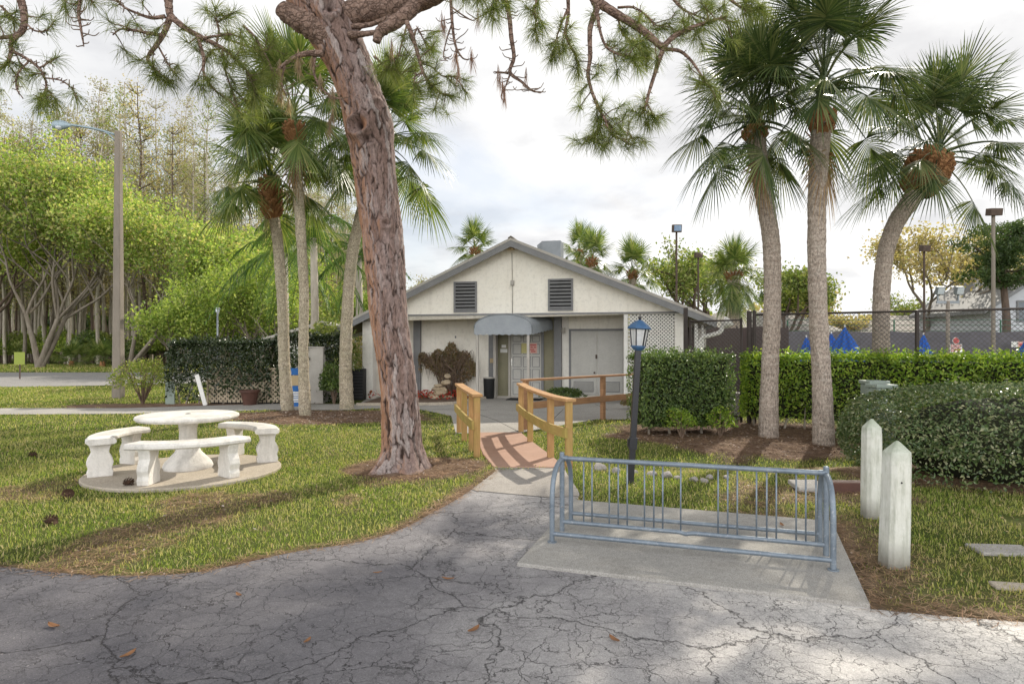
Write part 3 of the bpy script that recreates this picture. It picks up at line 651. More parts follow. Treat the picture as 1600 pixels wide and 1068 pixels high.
railing([(-.97, 11.75), (-.80, 10.75), (-.615, 9.75), (-.505, 9.2)], 'left timber railing of the footbridge next to the pine', .40, ('wood_rail', 'wood_post', 'wood_low', .066), .97)
railing([(.26, 12.15), (1.96, 13.8), (3.35, 15.1)], 'long brown timber railing angling from the footbridge towards the grey double doors', .40, ('wood_brown', 'wood_brown', 'wood_brown', .05), 1.03)
# ------------------------------------------------------------------ utility things on the right
g = gd(1556, 861); mb = MB(); mb.box((0, 0, .0), (.42, .24, .05), rotz(-.1)); o = mb.build('valve_cover', M['concrete'], bevel=.01); o.location = (g[0]+.05, g[1], 0); tag(o, 'flat grey rectangular valve cover set in the dry lawn', 'valve cover')
g = gd(1590, 918); mb = MB(); mb.box((0, 0, -.005), (.3, .12, .05), rotz(-.2)); o = mb.build('paving_stone', M['slab'], bevel=.01); o.location = (g[0], g[1], 0); tag(o, 'pale broken paving stone half buried at the right edge', 'paving stone')
mb = MB(); mb.box((0, 0, .0), (.6, .16, .16), rotz(-.05)); o = mb.build('timber_edging', M['terracotta'], bevel=.01); o.location = (3.75, 7.0, .04); tag(o, 'dark brown timber edging block in front of the round bush', 'edging')
mb = MB(); mb.box((0, 0, 0), (.32, .3, .05), rotx(.12)); o = mb.build('splash_block', M['concrete'], bevel=.012); o.location = (3.28, 7.1, .05); tag(o, 'pale concrete splash block beside the dark timber edging', 'splash block')
for k, (px, Y, z1, w, lab) in enumerate([(1374, 10.4, 1.03, .3, 'taller green utility cabinet rising behind the round bush'), (1386, 9.9, 1.0, .3, 'shorter green utility cabinet with a dark label, in front of the taller one')]):
    root = empty('utility_cabinet', ((px-800)*Y/1000, Y, 0), 0, lab, 'utility cabinet', 'green utility cabinets')
    mb = MB(); mb.bx(-w/2, w/2, 0, .3, -.02, z1-.06); mb.build('body', M['utility'], root, bevel=.015)
    mb = MB(); mb.bx(-w/2-.02, w/2+.02, -.02, .32, z1-.057, z1); mb.build('lid', M['utility'], root, bevel=.012)
    if k: mb = MB(); mb.bx(-.12, -.1, -.006, -.003, z1-.18, z1-.11); mb.build('label_plate', M['sign_dark'], root)
# rocks in the swale, pine cones, leaves
def rockmesh(rng, s, flat=.7):
    import bmesh
    bm = bmesh.new(); bmesh.ops.create_icosphere(bm, subdivisions=2, radius=1)
    V = np.array([v.co for v in bm.verts]); F = np.array([[v.index for v in f.verts] for f in bm.faces]); bm.free()
    for _ in range(9):
        n = nrm(rng.normal(size=3)); h = rng.uniform(.55, .9); d = V @ n; V = V-np.maximum(d-h, 0)[:, None]*n
    V = V*np.array([1, rng.uniform(.6, .95), flat*rng.uniform(.7, 1.1)])*s @ rotz(rng.uniform(0, 6)).T
    return V, F
rr = np.random.default_rng(3)
for px, py, s, lab in [(936, 729, .12, 'large'), (962, 733, .09, 0), (1043, 742, .09, 0), (1060, 745, .06, 0), (1083, 748, .07, 0), (1100, 750, .06, 0), (1018, 738, .07, 0), (990, 734, .07, 0), (1135, 744, .05, 0), (1108, 744, .06, 0)]:
    g = gd(px, py+3); mb = MB(); mb.add(*rockmesh(rr, s)); o = mb.build('rock', M['rock_grey']); o.location = (g[0], g[1], float(hgt(g[0], g[1]))+s*.3)
    tag(o, 'largest grey rock in the shallow ditch, just right of the footbridge' if lab else 'small grey rock in the shallow ditch behind the bike rack', 'rock', 'grey rocks in the ditch')
def conemesh(rng):
    mb = MB()
    for k in range(60):
        t = k/60; a = k*2.4; r = .034*math.sin(PI*(.15+.8*t))+.006; z = -.05+.1*t
        p = np.array([r*math.cos(a), r*math.sin(a), z]); d = nrm(np.array([math.cos(a), math.sin(a), .5])); s = np.cross(d, [0, 0, 1])
        mb.add([p-s*.012, p+s*.012, p+d*.022+s*.009, p+d*.022-s*.009+[0, 0, .004]], [[0, 1, 2, 3]])
    mb.tube([(0, 0, -.05), (0, 0, .0), (0, 0, .05)], [.012, .03, .006], 8)
    return mb
c0 = conemesh(rr).build('pine_cone', M['cone'])
for i, (px, py, z, lab) in enumerate([(200, 758, .04, 'brown pine cone lying on the edge of the round table slab'), (50, 714, 0, 'brown pine cone lying alone in the sunny lawn left of the benches'), (78, 819, 0, 'brown pine cone in the lawn at the lower left'), (106, 777, 0, 'brown pine cone in the lawn left of the table slab')]):
    o = c0 if i == 0 else c0.copy()
    if i: C.objects.link(o)
    g = gd(px, py, z); o.location = (g[0], g[1], z+.035); o.rotation_euler = (1.4, rr.uniform(-.4, .4), rr.uniform(0, 6)); tag(o, lab, 'pine cone', 'fallen pine cones')
mb = MB(); n = 7; t = np.linspace(-1, 1, n); w = .018*(1-t**2)**.7
mb.add(np.r_[np.c_[t*.05, w, .012*t*t+.006], np.c_[t*.05, -w, .012*t*t+.006], np.c_[t*.05, 0*t, .012*t*t]], [[i, i+1, 2*n+i+1, 2*n+i] for i in range(n-1)]+[[2*n+i, 2*n+i+1, n+i+1, n+i] for i in range(n-1)])
l0 = mb.build('fallen_leaf', M['dead_leaf'])
for i, (px, py) in enumerate([(200, 1024), (373, 930), (84, 979), (480, 1002), (700, 905), (960, 1000), (740, 985), (1222, 826), (590, 895)]):
    o = l0 if i == 0 else l0.copy()
    if i: C.objects.link(o)
    g = gd(px, py, .012); o.location = (g[0], g[1], .045 if i == 7 else .016); o.rotation_euler = (0, 0, rr.uniform(0, 6)); o.scale = (rr.uniform(.6, 1.1),)*3
    tag(o, 'small dry brown leaf lying on the grey paving', 'leaf', 'dry leaves on the paving')
# ------------------------------------------------------------------ clubhouse (local frame: x along the front, y to the back)
PSI = R_(13); cs, sn = math.cos(PSI), math.sin(PSI)
def FR(px, py, d=0.0):
    a = (px-800)/1000.0; t = (d+18.2*cs)/(a*sn+cs)
    X = t*a; return X*cs-(t-18.2)*sn, H-(py-540)/1000.0*t
fu = lambda px, d=0.0: FR(px, 540, d)[0]
fz = lambda py, d=0.0, px=800: FR(px, py, d)[1]
bld = empty('clubhouse', (0, 18.2, 0), -PSI, 'low cream stucco clubhouse with grey trimmed gable and rounded entrance awning', 'building')
zb = fz(490); DR = -.38
uR, zR = FR(798, 373, DR); uL, zL = FR(522, 513, DR); uE, zE = FR(1119, 498, DR)
mL = (zR-zL)/(uR-uL); mR = (zR-zE)/(uE-uR)
zroof = lambda u: zR-(mL*(uR-u) if u < uR else mR*(u-uR))
u0, u1 = fu(566), fu(1072)
up = lambda a, z, c: (a, c, z)
mb = MB(); mb.prism([(u0, zb), (u1, zb), (u1, zroof(u1)-.12), (uR, zR-.12), (u0, zroof(u0)-.12)], 0, .16, up); mb.build('gable_wall', M['stucco'], bld)
DW = 1.35
mb = MB(); mb.bx(u0+.3, fu(978, DW), DW, DW+.15, -.1, zb+.1); mb.build('recessed_wall', M['stucco'], bld)
mb = MB(); mb.bx(u0+.01, u1-.01, .163, DW-.003, zb+.01, zb+.06); mb.build('porch_ceiling', M['trim_light'], bld)
mb = MB(); mb.bx(u0, fu(582), .0, .28, -.1, zb-.003); mb.build('corner_pillar', M['stucco_white'], bld, bevel=.01)
mb = MB(); mb.bx(u0+.003, u0+.15, .283, 13.5, -.1, zroof(u0)-.2); mb.build('side_wall', M['stucco'], bld)
mb = MB(); mb.bx(u1-.15, u1, .163, 13.5, -.1, zroof(u1)-.2); mb.build('side_wall', M['stucco'], bld)
mb = MB(); mb.bx(fu(1054.5), u1-.003, .0, .14, -.1, zb-.003); mb.build('end_panel', M['stucco_white'], bld, bevel=.008)
mb = MB(); mb.bx(fu(974.5), fu(981), .0, .12, -.1, zb-.003); mb.build('lattice_post', M['white_paint'], bld, bevel=.008)
# drip moulding under the gable
mb = MB(); mb.bx(u0, u1, -.025, -.002, zb-.035, zb+.012); mb.build('drip_moulding', M['trim'], bld)
# roof slabs and rake boards
for s, ue, ze in ((-1, uL, zL), (1, uE, zE)):
    n = nrm(np.array([-(zR-ze)/(uR-ue), 1.0])); o_ = n*.1
    mb = MB(); mb.prism([(uR, zR), (ue, ze), (ue+o_[0]*.0, ze-.11), (uR, zR-.115)], DR, 13.8, up); mb.build('roof', M['roof'], bld)
    mb = MB(); mb.prism([(uR, zR+.03), (ue-.0, ze+.03), (ue, ze-.045), (uR, zR-.045)], DR-.035, DR-.003, up); mb.build('roof_edge', M['trim_light'], bld)
    mb = MB(); mb.prism([(uR, zR-.047), (ue, ze-.047), (ue, ze-.22), (uR, zR-.22)], DR-.025, DR+.0, up); mb.build('rake_board', M['trim'], bld)
    mb = MB(); mb.bx(ue-.02 if s < 0 else ue-.01, ue+.01 if s < 0 else ue+.02, DR, 13.8, ze-.2, ze+.01); mb.build('fascia', M['trim'], bld)
mb = MB(); mb.prism([(uR-.08, zR+.01), (uR, zR+.06), (uR+.08, zR+.01), (uR+.08, zR+.04), (uR, zR+.09), (uR-.08, zR+.04)], DR, 13.8, up); mb.build('ridge_cap', M['roof'], bld)
# eave on the left: underside bracket
mb = MB(); mb.bar((uL+.1, .5, zL-.25), (u0, .5, zL-.05), .06, .1); mb.build('eave_beam', M['trim_light'], bld)
# roof unit
rx = fu(858, 4.0); rz = zroof(rx)
ch = empty('roof_unit', (0, 0, 0)); ch.parent = bld
mb = MB(); mb.bx(fu(846, 4), fu(876, 4), 4.0, 4.7, fz(415, 4), fz(376, 4, 858)); o = mb.build('housing', M['metal_grey'], ch, bevel=.01)
mb = MB(); mb.prism([(fu(838, 4), fz(384, 4)), (fu(846, 4)-.002, fz(378, 4)), (fu(846, 4)-.002, fz(398, 4)), (fu(840, 4), fz(392, 4))], 4.1, 4.6, up); mb.build('hood', M['metal_grey'], ch)
# louvres
for a, b, c, d in ((709.5, 745.5, 440, 488), (856.5, 895.5, 435.5, 485.5)):
    ua, ub, za, zc = fu(a), fu(b), fz(d, 0, (a+b)/2), fz(c, 0, (a+b)/2)
    l = empty('louvre_vent', (0, 0, 0)); l.parent = bld
    mb = MB(); w = .05
    mb.bx(ua, ua+w, -.05, -.002, za, zc); mb.bx(ub-w, ub, -.05, -.002, za, zc); mb.bx(ua+w, ub-w, -.05, -.002, za, za+w); mb.bx(ua+w, ub-w, -.05, -.002, zc-w, zc); mb.build('frame', M['trim'], l)
    mb = MB(); mb.bx(ua+w, ub-w, -.006, -.002, za+w, zc-w); mb.build('backing', M['void'], l)
    mb = MB(); n = 8
    for i in range(n):
        z = za+w+(zc-za-2*w)*(i+.5)/n; mb.box(((ua+ub)/2, -.024, z), (ub-ua-2*w-.004, .052, .012), rotx(-.75))
        mb.box(((ua+ub)/2, -.045, z-.018), (ub-ua-2*w-.004, .008, .035))
    mb.build('slats', M['trim'], l)
# lamp and conduit on the gable
mb = MB(); mb.tube([(fu(801), -.02, zb+.02), (fu(801), -.02, fz(444))], .012, 8); mb.tube([(fu(801), -.02, fz(440)), (fu(800), -.02, fz(395))], .009, 8); mb.build('conduit', M['trim_light'], bld, True)
mb = MB(); mb.box((fu(801), -.035, fz(442)), (.1, .06, .14)); mb.build('junction_box', M['trim_light'], bld, bevel=.01)
mb = MB(); mb.bx(fu(793), fu(804), -.26, -.01, fz(391), fz(386)); mb.bx(fu(794), fu(803), -.1, -.005, fz(386), fz(381)); mb.build('flood_lamp', M['sign_tan'], bld, bevel=.008)
# front details in the recess, d just in front of DW
def slab(name, a, b, top, bot, d0, d1, m, parent=bld, bevel=0, px=None):
    px = px or (a+b)/2; mb = MB(); mb.bx(fu(a, DW), fu(b, DW), DW-d1, DW-d0, fz(bot, DW, px) if bot is not None else -.05, fz(top, DW, px) if top is not None else zb+.008); return mb.build(name, m, parent, bevel=bevel)
slab('pilaster', 648, 658.5, None, None, .003, .12, M['trim']); slab('pilaster', 866.5, 878, None, None, .003, .12, M['trim'])
slab('entry_panel', 764, 777.5, None, None, .003, .045, M['trim'])
slab('side_light', 778, 796, None, None, .003, .02, M['olive']); slab('side_light', 850, 866, None, None, .003, .02, M['olive'])
slab('entry_jamb', 774.5, 778.5, None, None, .05, .3, M['trim_light'])
fr = slab('door_frame', 795, 798.3, 521, None, .003, .07, M['trim_light']); slab('door_frame', 846.2, 850, 521, None, .003, .07, M['trim']); slab('door_head', 795, 850, None, 521, .003, .065, M['trim'])
dr = slab('entrance_door', 798.6, 846, 521.5, 620.5, .003, .03, M['door_grey'])
zt, zbm = fz(521.5, DW), fz(620.5, DW); mbp = MB(); mbf = MB()
cu = [(801.5, 815), (817.5, 830), (832, 843.5)]; rw = [(524, 534), (537, 553), (556.5, 573), (576, 592.5), (596, 616)]
for a, b in cu:
    for c, d in rw:
        ua, ub, z1, z0 = fu(a, DW), fu(b, DW), fz(c, DW), fz(d, DW); w = .018
        for q in ((ua, ub, z0, z0+w), (ua, ub, z1-w, z1), (ua, ua+w, z0+w, z1-w), (ub-w, ub, z0+w, z1-w)): mbf.bx(q[0], q[1], DW-.037, DW-.0305, q[2], q[3])
        mbp = MB(); mbp.bx(ua+.05, ub-.05, DW-.036, DW-.0305, z0+.05, z1-.05); mbp.build('raised_panel', M['door_grey'], dr)
mbf.build('panel_moulding', M['trim'], dr)
mb = MB(); mb.box((fu(799.8, DW), DW-.035, fz(565, DW)), (.05, .012, .2)); mb.tube([(fu(799.8, DW), DW-.04, fz(566, DW)), (fu(799.8, DW), DW-.09, fz(566, DW)), (fu(805.5, DW), DW-.09, fz(566.5, DW))], .012, 8); mb.build('handle', M['chrome'], dr, True, 40)
s = slab('yellow_notice', 815, 824, 536, 551.5, .039, .042, M['sign_yellow'], dr); s = slab('pink_notice', 827, 839.5, 536, 551.5, .039, .042, M['sign_pink'], dr)
mb = MB()
for c, a, b in ((538.5, 828.5, 838), (542, 829, 833), (542, 834.5, 838), (545.5, 828.5, 835), (548.5, 830, 837)): mb.bx(fu(a, DW), fu(b, DW), DW-.0445, DW-.0425, fz(c+1.1, DW), fz(c-.6, DW))
mb.build('red_print', M['sign_red'], s)
slab('white_notice', 784, 791, 538.5, 543, .022, .026, M['sign_white']); slab('white_notice', 782, 793, 545, 550.5, .022, .026, M['sign_white'])
slab('call_box', 766.5, 771.5, 559.5, 566.5, .047, .08, M['sign_tan'], bevel=.005)
slab('door_sill', 777, 850, 618.5, None, .003, .12, M['trim_light'])
slab('wall_strip', 878.5, 889, None, None, .003, .03, M['stucco_white'])
# double service doors
slab('service_frame', 889.2, 892.3, 517, None, .003, .05, M['trim']); slab('service_head', 889.2, 974, 513.6, 516.8, .003, .05, M['trim'], px=930)
for a, b, ha in ((892.6, 932.6, 929), (933.4, 973.5, 936)):
    d = slab('service_door', a, b, 517.2, 617, .003, .035, M['door_grey'], px=930)
    f = slab('lower_vent', a+4, b-5, 595.5, 612, .037, .045, M['trim'], d, px=930)
    mb = MB(); z0, z1 = fz(611, DW, 930), fz(596.5, DW, 930)
    for i in range(9): mb.box(((fu(a+4.6, DW)+fu(b-5.6, DW))/2, DW-.05, z0+(z1-z0)*(i+.5)/9), (fu(b-5.6, DW)-fu(a+4.6, DW), .012, .016), rotx(-.6))
    mb.build('vent_slats', M['door_grey'], f)
    if a < 900: mb = MB(); mb.box((fu(932, DW), DW-.05, fz(557, DW, 930)), (.05, .03, .12)); mb.build('latch', M['metal_rust'], d); mb = MB(); mb.box((fu(929, DW), DW-.05, fz(582, DW, 930)), (.05, .03, .05)); mb.build('knob', M['metal_rust'], d)
# wall sconce, wall tap
mb = MB(); mb.tube([(fu(881, DW), DW-.12, fz(512.5, DW)), (fu(881, DW), DW-.12, fz(520.5, DW))], .06, 12); mb.box((fu(880, DW), DW-.06, fz(516, DW)), (.07, .06, .12)); mb.build('wall_sconce', M['trim_light'], bld, True, 40)
mb = MB(); mb.box((fu(712, DW), DW-.015, fz(526, DW)), (.035, .03, .07)); mb.build('wall_tap', M['trim'], bld)
# lattice
mb = MB(); ua, ub, za, zc = fu(981)+.004, fu(1054.5)-.004, .02, zb-.06
def latt(mb, ua, ub, za, zc, d, sp, w, th=.008):
    W_, H_ = ub-ua, zc-za
    for s in (-1, 1):
        k = -H_
        while k < W_:
            # line u = k + t, z = t (t from 0..H), mirrored for s<0
            t0, t1 = max(0, -k), min(H_, W_-k)
            if t1-t0 > .01:
                a = np.array([k+t0, t0]); b = np.array([k+t1, t1])
                if s < 0: a[0] = W_-a[0]; b[0] = W_-b[0]
                mb.bar((ua+a[0], d+s*th*.52, za+a[1]), (ua+b[0], d+s*th*.52, za+b[1]), w, th, (0, 1, 0))
            k += sp
latt(mb, ua, ub, za, zc, .05, .098, .036); mb.build('lattice_screen', M['lattice'], bld)
mb = MB(); mb.bx(ua-.002, ub+.002, .03, .07, zc+.001, zb-.004); mb.build('lattice_frame', M['white_paint'], bld)
mb = MB(); mb.bx(ua, ub, 1.0, 1.05, 0, zb-.01); mb.build('lattice_backing', M['void'], bld)
# awning
aw = empty('entrance_awning', (0, 0, 0)); aw.parent = bld
df, db = -.42, DW-.01; n = 25
def arch(d, pa, pb, zs, rise): 
    a, b = fu(pa, d), fu(pb, d); t = np.linspace(0, PI, n); c = (a+b)/2; r = (b-a)/2
    return np.c_[c-r*np.cos(t), np.full(n, d), zs+rise*np.sin(t)**.92]
f = arch(df, 741, 831, fz(512, df), fz(490.5, df)-fz(512, df)); bk = arch(db, 770, 863.5, fz(505, db), fz(487.5, db)-fz(505, db))
mb = MB(); rows = [f+(bk-f)*t for t in np.linspace(0, 1, 5)]
mb.add(np.concatenate(rows), [[r*n+i, r*n+i+1, (r+1)*n+i+1, (r+1)*n+i] for r in range(4) for i in range(n-1)])
lo = f.copy(); lo[:, 2] = f[0, 2]
mb.add(np.r_[f, lo], [[i, i+1, n+i+1, n+i] for i in range(n-1)]); mb.build('canopy', M['canvas'], aw, True, 35)
mb = MB()
def valance(A, B, sc=10):
    m = sc*6; t = np.linspace(0, 1, m+1); P = A+(B-A)*t[:, None]; Q = P.copy(); Q[:, 2] -= .17+.03*np.abs(np.sin(t*sc*PI)); 
    mb.add(np.r_[P, Q], [[i, i+1, m+1+i+1, m+1+i] for i in range(m)])
off = np.array([0, -.006, 0.]); valance(f[0]+off, f[-1]+off, 9); valance(f[-1]+np.array([.006, 0, 0]), bk[-1]+np.array([.006, 0, 0]), 7); valance(f[0]-np.array([.006, 0, 0]), bk[0]-np.array([.006, 0, 0]), 7)
mb.build('valance', M['canvas'], aw)
mb = MB(); mb.tube(f+np.array([0, -.008, .004]), .014, 8); mb.build('piping', M['metal_grey'], aw, True)
for px in (745.5, 825): mb = MB(); u = fu(px, df+.04); mb.bx(u-.036, u+.036, df+.04, df+.11, 0, fz(515, df)); mb.build('post', M['trim_light'], aw, bevel=.004)
# ---- things by the entrance
def fl(u, d): return np.array([u*cs+d*sn, 18.2-u*sn+d*cs, 0.])
p = fl(fu(764, .9), .9); root = empty('litter_bin', p, 0, 'tall black litter bin with a pale rim beside the entrance door', 'bin')
mb = MB(); mb.lathe([(.13, 0), (.155, .05), (.17, .62), (.02, .62)], 20); mb.build('body', M['black_rubber'], root, True, 40)
mb = MB(); mb.lathe([(.172, .62), (.178, .63), (.172, .65), (.14, .655), (.13, .63)], 20); mb.build('rim', M['trim_light'], root, True, 40)
p = fl(fu(820, .8), .8); mb = MB(); mb.bx(-.5, .5, -.35, .3, .0, .02); o = mb.build('door_mat', M['mat_black'], bevel=.008); o.location = (*p[:2], .016); o.rotation_euler = (0, 0, -PSI); tag(o, 'black door mat lying in front of the entrance door', 'door mat')
# flower bed: rock fountain, red flowers, edging, brown vine
for j, (px, py, s, h) in enumerate([(674, 606, .3, .22), (690, 600, .26, .5)]): pass
root = empty('rock_fountain', fl(fu(686, .35), .35), 0, 'stacked tan rock fountain under the brown vine on the front wall', 'fountain'); rf = np.random.default_rng(8)
for (x, z, s, f_) in [(-.12, .08, .3, .4), (.18, .07, .26, .4), (.02, .2, .27, .38), (-.1, .32, .2, .4), (-.02, .42, .17, .4), (.2, .52, .2, .7), (.24, .7, .13, .6), (.12, .3, .2, .5)]:
    mb = MB(); V, F = rockmesh(rf, s, f_); mb.add(V+np.array([x, rf.uniform(-.08, .08), z]), F); mb.build('stone', M['rock'], root)
rb = np.random.default_rng(21)
mb = MB(); e = [gd(*q) for q in [(560, 634), (640, 633.5), (708, 632)]]+[fl(fu(745, .4), .4), fl(fu(765, .95), .95)]
EP = smoothpath(e, 14)
for q in EP[::1]: mb.box((q[0], q[1], .035), (.11, .05, .1), rotz(rb.uniform(-.3, .3)))
o = mb.build('bed_edging', M['slab'], bevel=.012); tag(o, 'scalloped pale concrete edging along the flower bed under the front wall', 'edging')
mb = MB(); mb.prism([tuple(q[:2]) for q in EP]+[tuple(fl(fu(765, DW), DW-.02)[:2]), tuple(fl(u0+.3, DW-.02)[:2])], .02, .05)
M['soil'] = mat('bed_soil', (.12, .075, .055), (.2, .14, .1), 9, 1, .5, 40); tag(mb.build('flower_bed', M['soil']), kind='structure')
P = []
for k in range(26):
    u = fu(rb.uniform(590, 735), .4); d = rb.uniform(-.1, .9); c = fl(u, d); P.append(c+np.c_[rb.normal(0, .1, 26), rb.normal(0, .1, 26), rb.uniform(.06, .26, 26)])
mb = MB(); mb.add(*leaves(np.concatenate(P), .075, rb, .7)); tag(mb.build('bedding_flowers', M['flower_red']), 'low red bedding flowers in the bed under the front wall', 'flowers', kind='stuff')
root = empty('brown_vine', fl(fu(700, 1.0), 1.0), -PSI, 'large dry brown vine bush trained against the cream front wall', 'vine')
n = 7500; xx = rb.uniform(-.92, .9, n); tp = 1.5+.12*np.sin(xx*5+1)+.1*np.sin(xx*13)-.35*np.abs(xx)**3; bt = .72+.2*np.sin(xx*7)-.3*(np.abs(xx-.3) < .25); z_ = bt+(tp-bt)*rb.random(n)**.7; r = .6*np.ones(n)
k = rb.random(n) < -.25+1.5*fbm(xx*3, z_*3, 1.6)+.4*(z_-.8); 
mb = MB(); mb.add(*leaves(np.c_[xx, rb.uniform(-.3, .25, n)*(1.1-r), z_][k], .085, rb, .5)); mb.build('foliage', M['leaf_brown'], root)
mb = MB()
for k in range(70):
    x0 = rb.uniform(-.35, .5); x1 = rb.uniform(-.8, .8); mb.tube(smoothpath([(x0*.7, .1, 0), (x0, rb.uniform(-.1, .15), .5), ((x0+x1)/2, rb.uniform(-.25, .1), 1.0), (x1, rb.uniform(-.35, .1), rb.uniform(.9, 1.5)), (x1*1.1, rb.uniform(-.35, .1), rb.uniform(.5, 1.2))], 4), np.linspace(.014, .004, 17), 5, False)
mb.build('stems', M['twig'], root, True)
def shrub(name, c, r, h, m, nleaf, size, label, cat='shrub', seed=1, group=None, stems=8, flat=1.0):
    g = np.random.default_rng(seed); root = empty(name, c, 0, label, cat, group)
    n = nleaf; d = nrm(g.normal(size=(n, 3))); d[:, 2] = np.abs(d[:, 2])*1.1-.15; rad = g.uniform(.45, 1.05, n)**.6
    bul = .72+.6*fbm(d[:, 0]*1.5+d[:, 1]+seed, d[:, 2]*1.5-d[:, 1], 1.6); P = d*(rad*bul)[:, None]*np.array([r, r*flat, h*.58])+np.array([0, 0, h*.42]); k = g.random(n) < -.1+1.5*fbm(P[:, 0]/r*2+seed, P[:, 2]/r*2+P[:, 1], 1.8)
    P = P[k]; P[:, 2] = np.maximum(P[:, 2], .03); mb = MB(); mb.add(*leaves(P, size, g, .5, d[k], .6)); mb.build('foliage', m, root)
    mb = MB()
    for k in range(stems):
        a = g.uniform(0, 6.3); q = g.uniform(.3, .85)*r; mb.tube(smoothpath([(0, 0, -.03), (q*.4*math.cos(a), q*.4*flat*math.sin(a), h*.35), (q*math.cos(a), q*flat*math.sin(a), h*g.uniform(.6, .9))], 3), np.linspace(.02, .006, 7), 5, False)
    mb.build('stems', M['twig'], root, True); return root
shrub('low_shrub', fl(fu(880, .6), .6), .62, .42, M['leaf_hedge'], 2600, .07, 'low dark green shrub behind the footbridge rail below the grey double doors', seed=4)
shrub('dark_plant', (gd(988, 640)[0], gd(988, 640)[1], 0), .3, .36, M['leaf_brown'], 500, .09, 'small dark reddish plant in a stone ring near the black lamp post', 'plant', seed=5)
# ------------------------------------------------------------------ street lamp and left side furniture
g = gd(185, 622); root = empty('street_lamp', g, 0, 'tall tapered concrete street lamp with cobra head reaching left', 'street lamp')
zt = H+335*g[1]/1000; mb = MB(); a, b = .135, .08
V = [(s1*r, s2*r, z) for r, z in ((a, -.1), (b, zt)) for s1, s2 in ((-1, -1), (1, -1), (1, 1), (-1, 1))]
mb.add(V, [[0, 1, 5, 4], [1, 2, 6, 5], [2, 3, 7, 6], [3, 0, 4, 7], [4, 5, 6, 7]]); mb.build('pole', M['pole_concrete'], root, bevel=.025)
k = g[1]/1000; mb = MB(); mb.tube(smoothpath([(-.05, 0, zt-.12), (-30*k, -.1, zt+.02), (-60*k, -.2, zt+.1), (-72*k, -.22, zt+.11)], 5), .035, 10); mb.tube([(-.02, 0, zt-.4), (-.25, -.05, zt-.12), (-.4, -.08, zt-.02)], .02, 8); mb.build('arm', M['metal_lamp'], root, True)
mb = MB(); pr_ = [(.03, -.02), (.06, .06), (.13, .2), (.14, .42), (.09, .56), (.02, .6)]
mb.lathe(pr_, 16, R=np.diag([1, .55, 1.])); Rm = roty(-PI/2+.05); mb.v = [v @ Rm.T+np.array([-66*k, -.22, zt+.1]) for v in mb.v]; mb.build('lamp_head', M['metal_lamp'], root, True)
mb = MB(); mb.lathe([(.11, 0), (.1, -.06), (.05, -.1), (.01, -.11)], 14, (-84*k, -.22, zt+.06)); mb.build('lens', M['lamp_lens'], root, True)
mb = MB(); mb.tube([(-76*k, -.22, zt+.15), (-76*k, -.22, zt+.24)], .03, 8); mb.build('photocell', M['black'], root, True)
root = empty('path_light', (-460*.034, 34, 0), 0, 'slender post top path light rising behind the left hedge', 'lamp post')
mb = MB(); mb.tube([(0, 0, 0), (0, 0, 3.35)], .05, 8); mb.build('post', M['metal_grey'], root, True)
mb = MB(); mb.lathe([(.06, 3.35), (.1, 3.4), (.11, 3.55), (.02, 3.56)], 12); mb.build('lens', M['lamp_lens'], root, True)
mb = MB(); mb.lathe([(.16, 3.56), (.17, 3.58), (.02, 3.64)], 12); mb.build('cap', M['lamp_lens'], root, True)
g = gd(31, 592); root = empty('road_sign', g, .1, 'small yellow green road sign on a dark stake by the wood', 'sign')
mb = MB(); mb.bx(-.025, .025, -.02, .02, -.1, 1.25); mb.build('stake', M['metal_rust'], root)
mb = MB(); mb.bx(-.24, .24, -.035, -.022, .7, 1.3); mb.build('plate', M['sign_green'], root, bevel=.004)
# blue and white signboard between two palms
root = empty('standing_sign', ((460-800)*.0168, 16.8, 0), 0, 'blue, tan and white banded standing sign wedged between two palm trunks', 'sign')
for nm, a, b, m in (('blue_band', 575, 585.5, 'sign_blue'), ('tan_band', 586, 602, 'sign_tan'), ('blue_band', 602.5, 611, 'sign_blue'), ('white_band', 611.5, 628, 'sign_white'), ('blue_band', 628.5, 635, 'sign_blue')):
    mb = MB(); mb.bx(-.16, .16, -.03, .03, H-(b-540)*.0168, H-(a-540)*.0168); q = mb.build(nm, M[m], root)
    if m == 'sign_white':
        mb = MB()
        for yy in (614, 618, 621, 625): mb.bx(-.1, .12, -.034, -.031, H-(yy+1-540)*.0168, H-(yy-540)*.0168)
        mb.build('print_lines', M['sign_blue'], q)
# white plank, pot, beige fence panel, stone
mb = MB(); mb.bar((.12, 0, .0), (-.17, .12, .82), .11, .03, (0, 1, 0)); o = mb.build('leaning_plank', M['white_paint']); o.location = (*gd(314, 633)[:2], 0); tag(o, 'white painted plank leaning against the dark hedge', 'plank')
g = gd(388, 630); root = empty('plant_pot', (g[0]*.965, 17.25, 0), 0, 'large dark brown plant pot at the foot of the hedge', 'plant pot')
mb = MB(); mb.lathe([(.16, 0), (.23, .36), (.235, .37), (.2, .37), (.19, .33), (.02, .33)], 24); mb.build('body', M['terracotta'], root, True, 40)
mb = MB(); mb.lathe([(.236, .35), (.262, .355), (.265, .41), (.235, .415), (.23, .36)], 24); mb.build('rim', M['terracotta'], root, True, 40)
mb = MB(); mb.bx(0, .08, 0, 1.6, -.05, 1.55); mb.bx(-.36, 0, 0, .05, -.05, 1.55); mb.bx(-.38, .1, -.02, 1.62, 1.551, 1.58); o = mb.build('wing_wall', M['trim_light']); o.location = ((500-800)*.0178, 17.8, 0); tag(o, 'beige fence panel behind the middle left palm trunk', 'fence')
mb = MB(); mb.bx(-.12, .12, -.03, .03, -.05, .62); o = mb.build('electric_box', M['utility']); o.location = ((272-800)*.0178, 17.6, 0); tag(o, 'pale green utility box half hidden at the left end of the hedge', 'utility box')
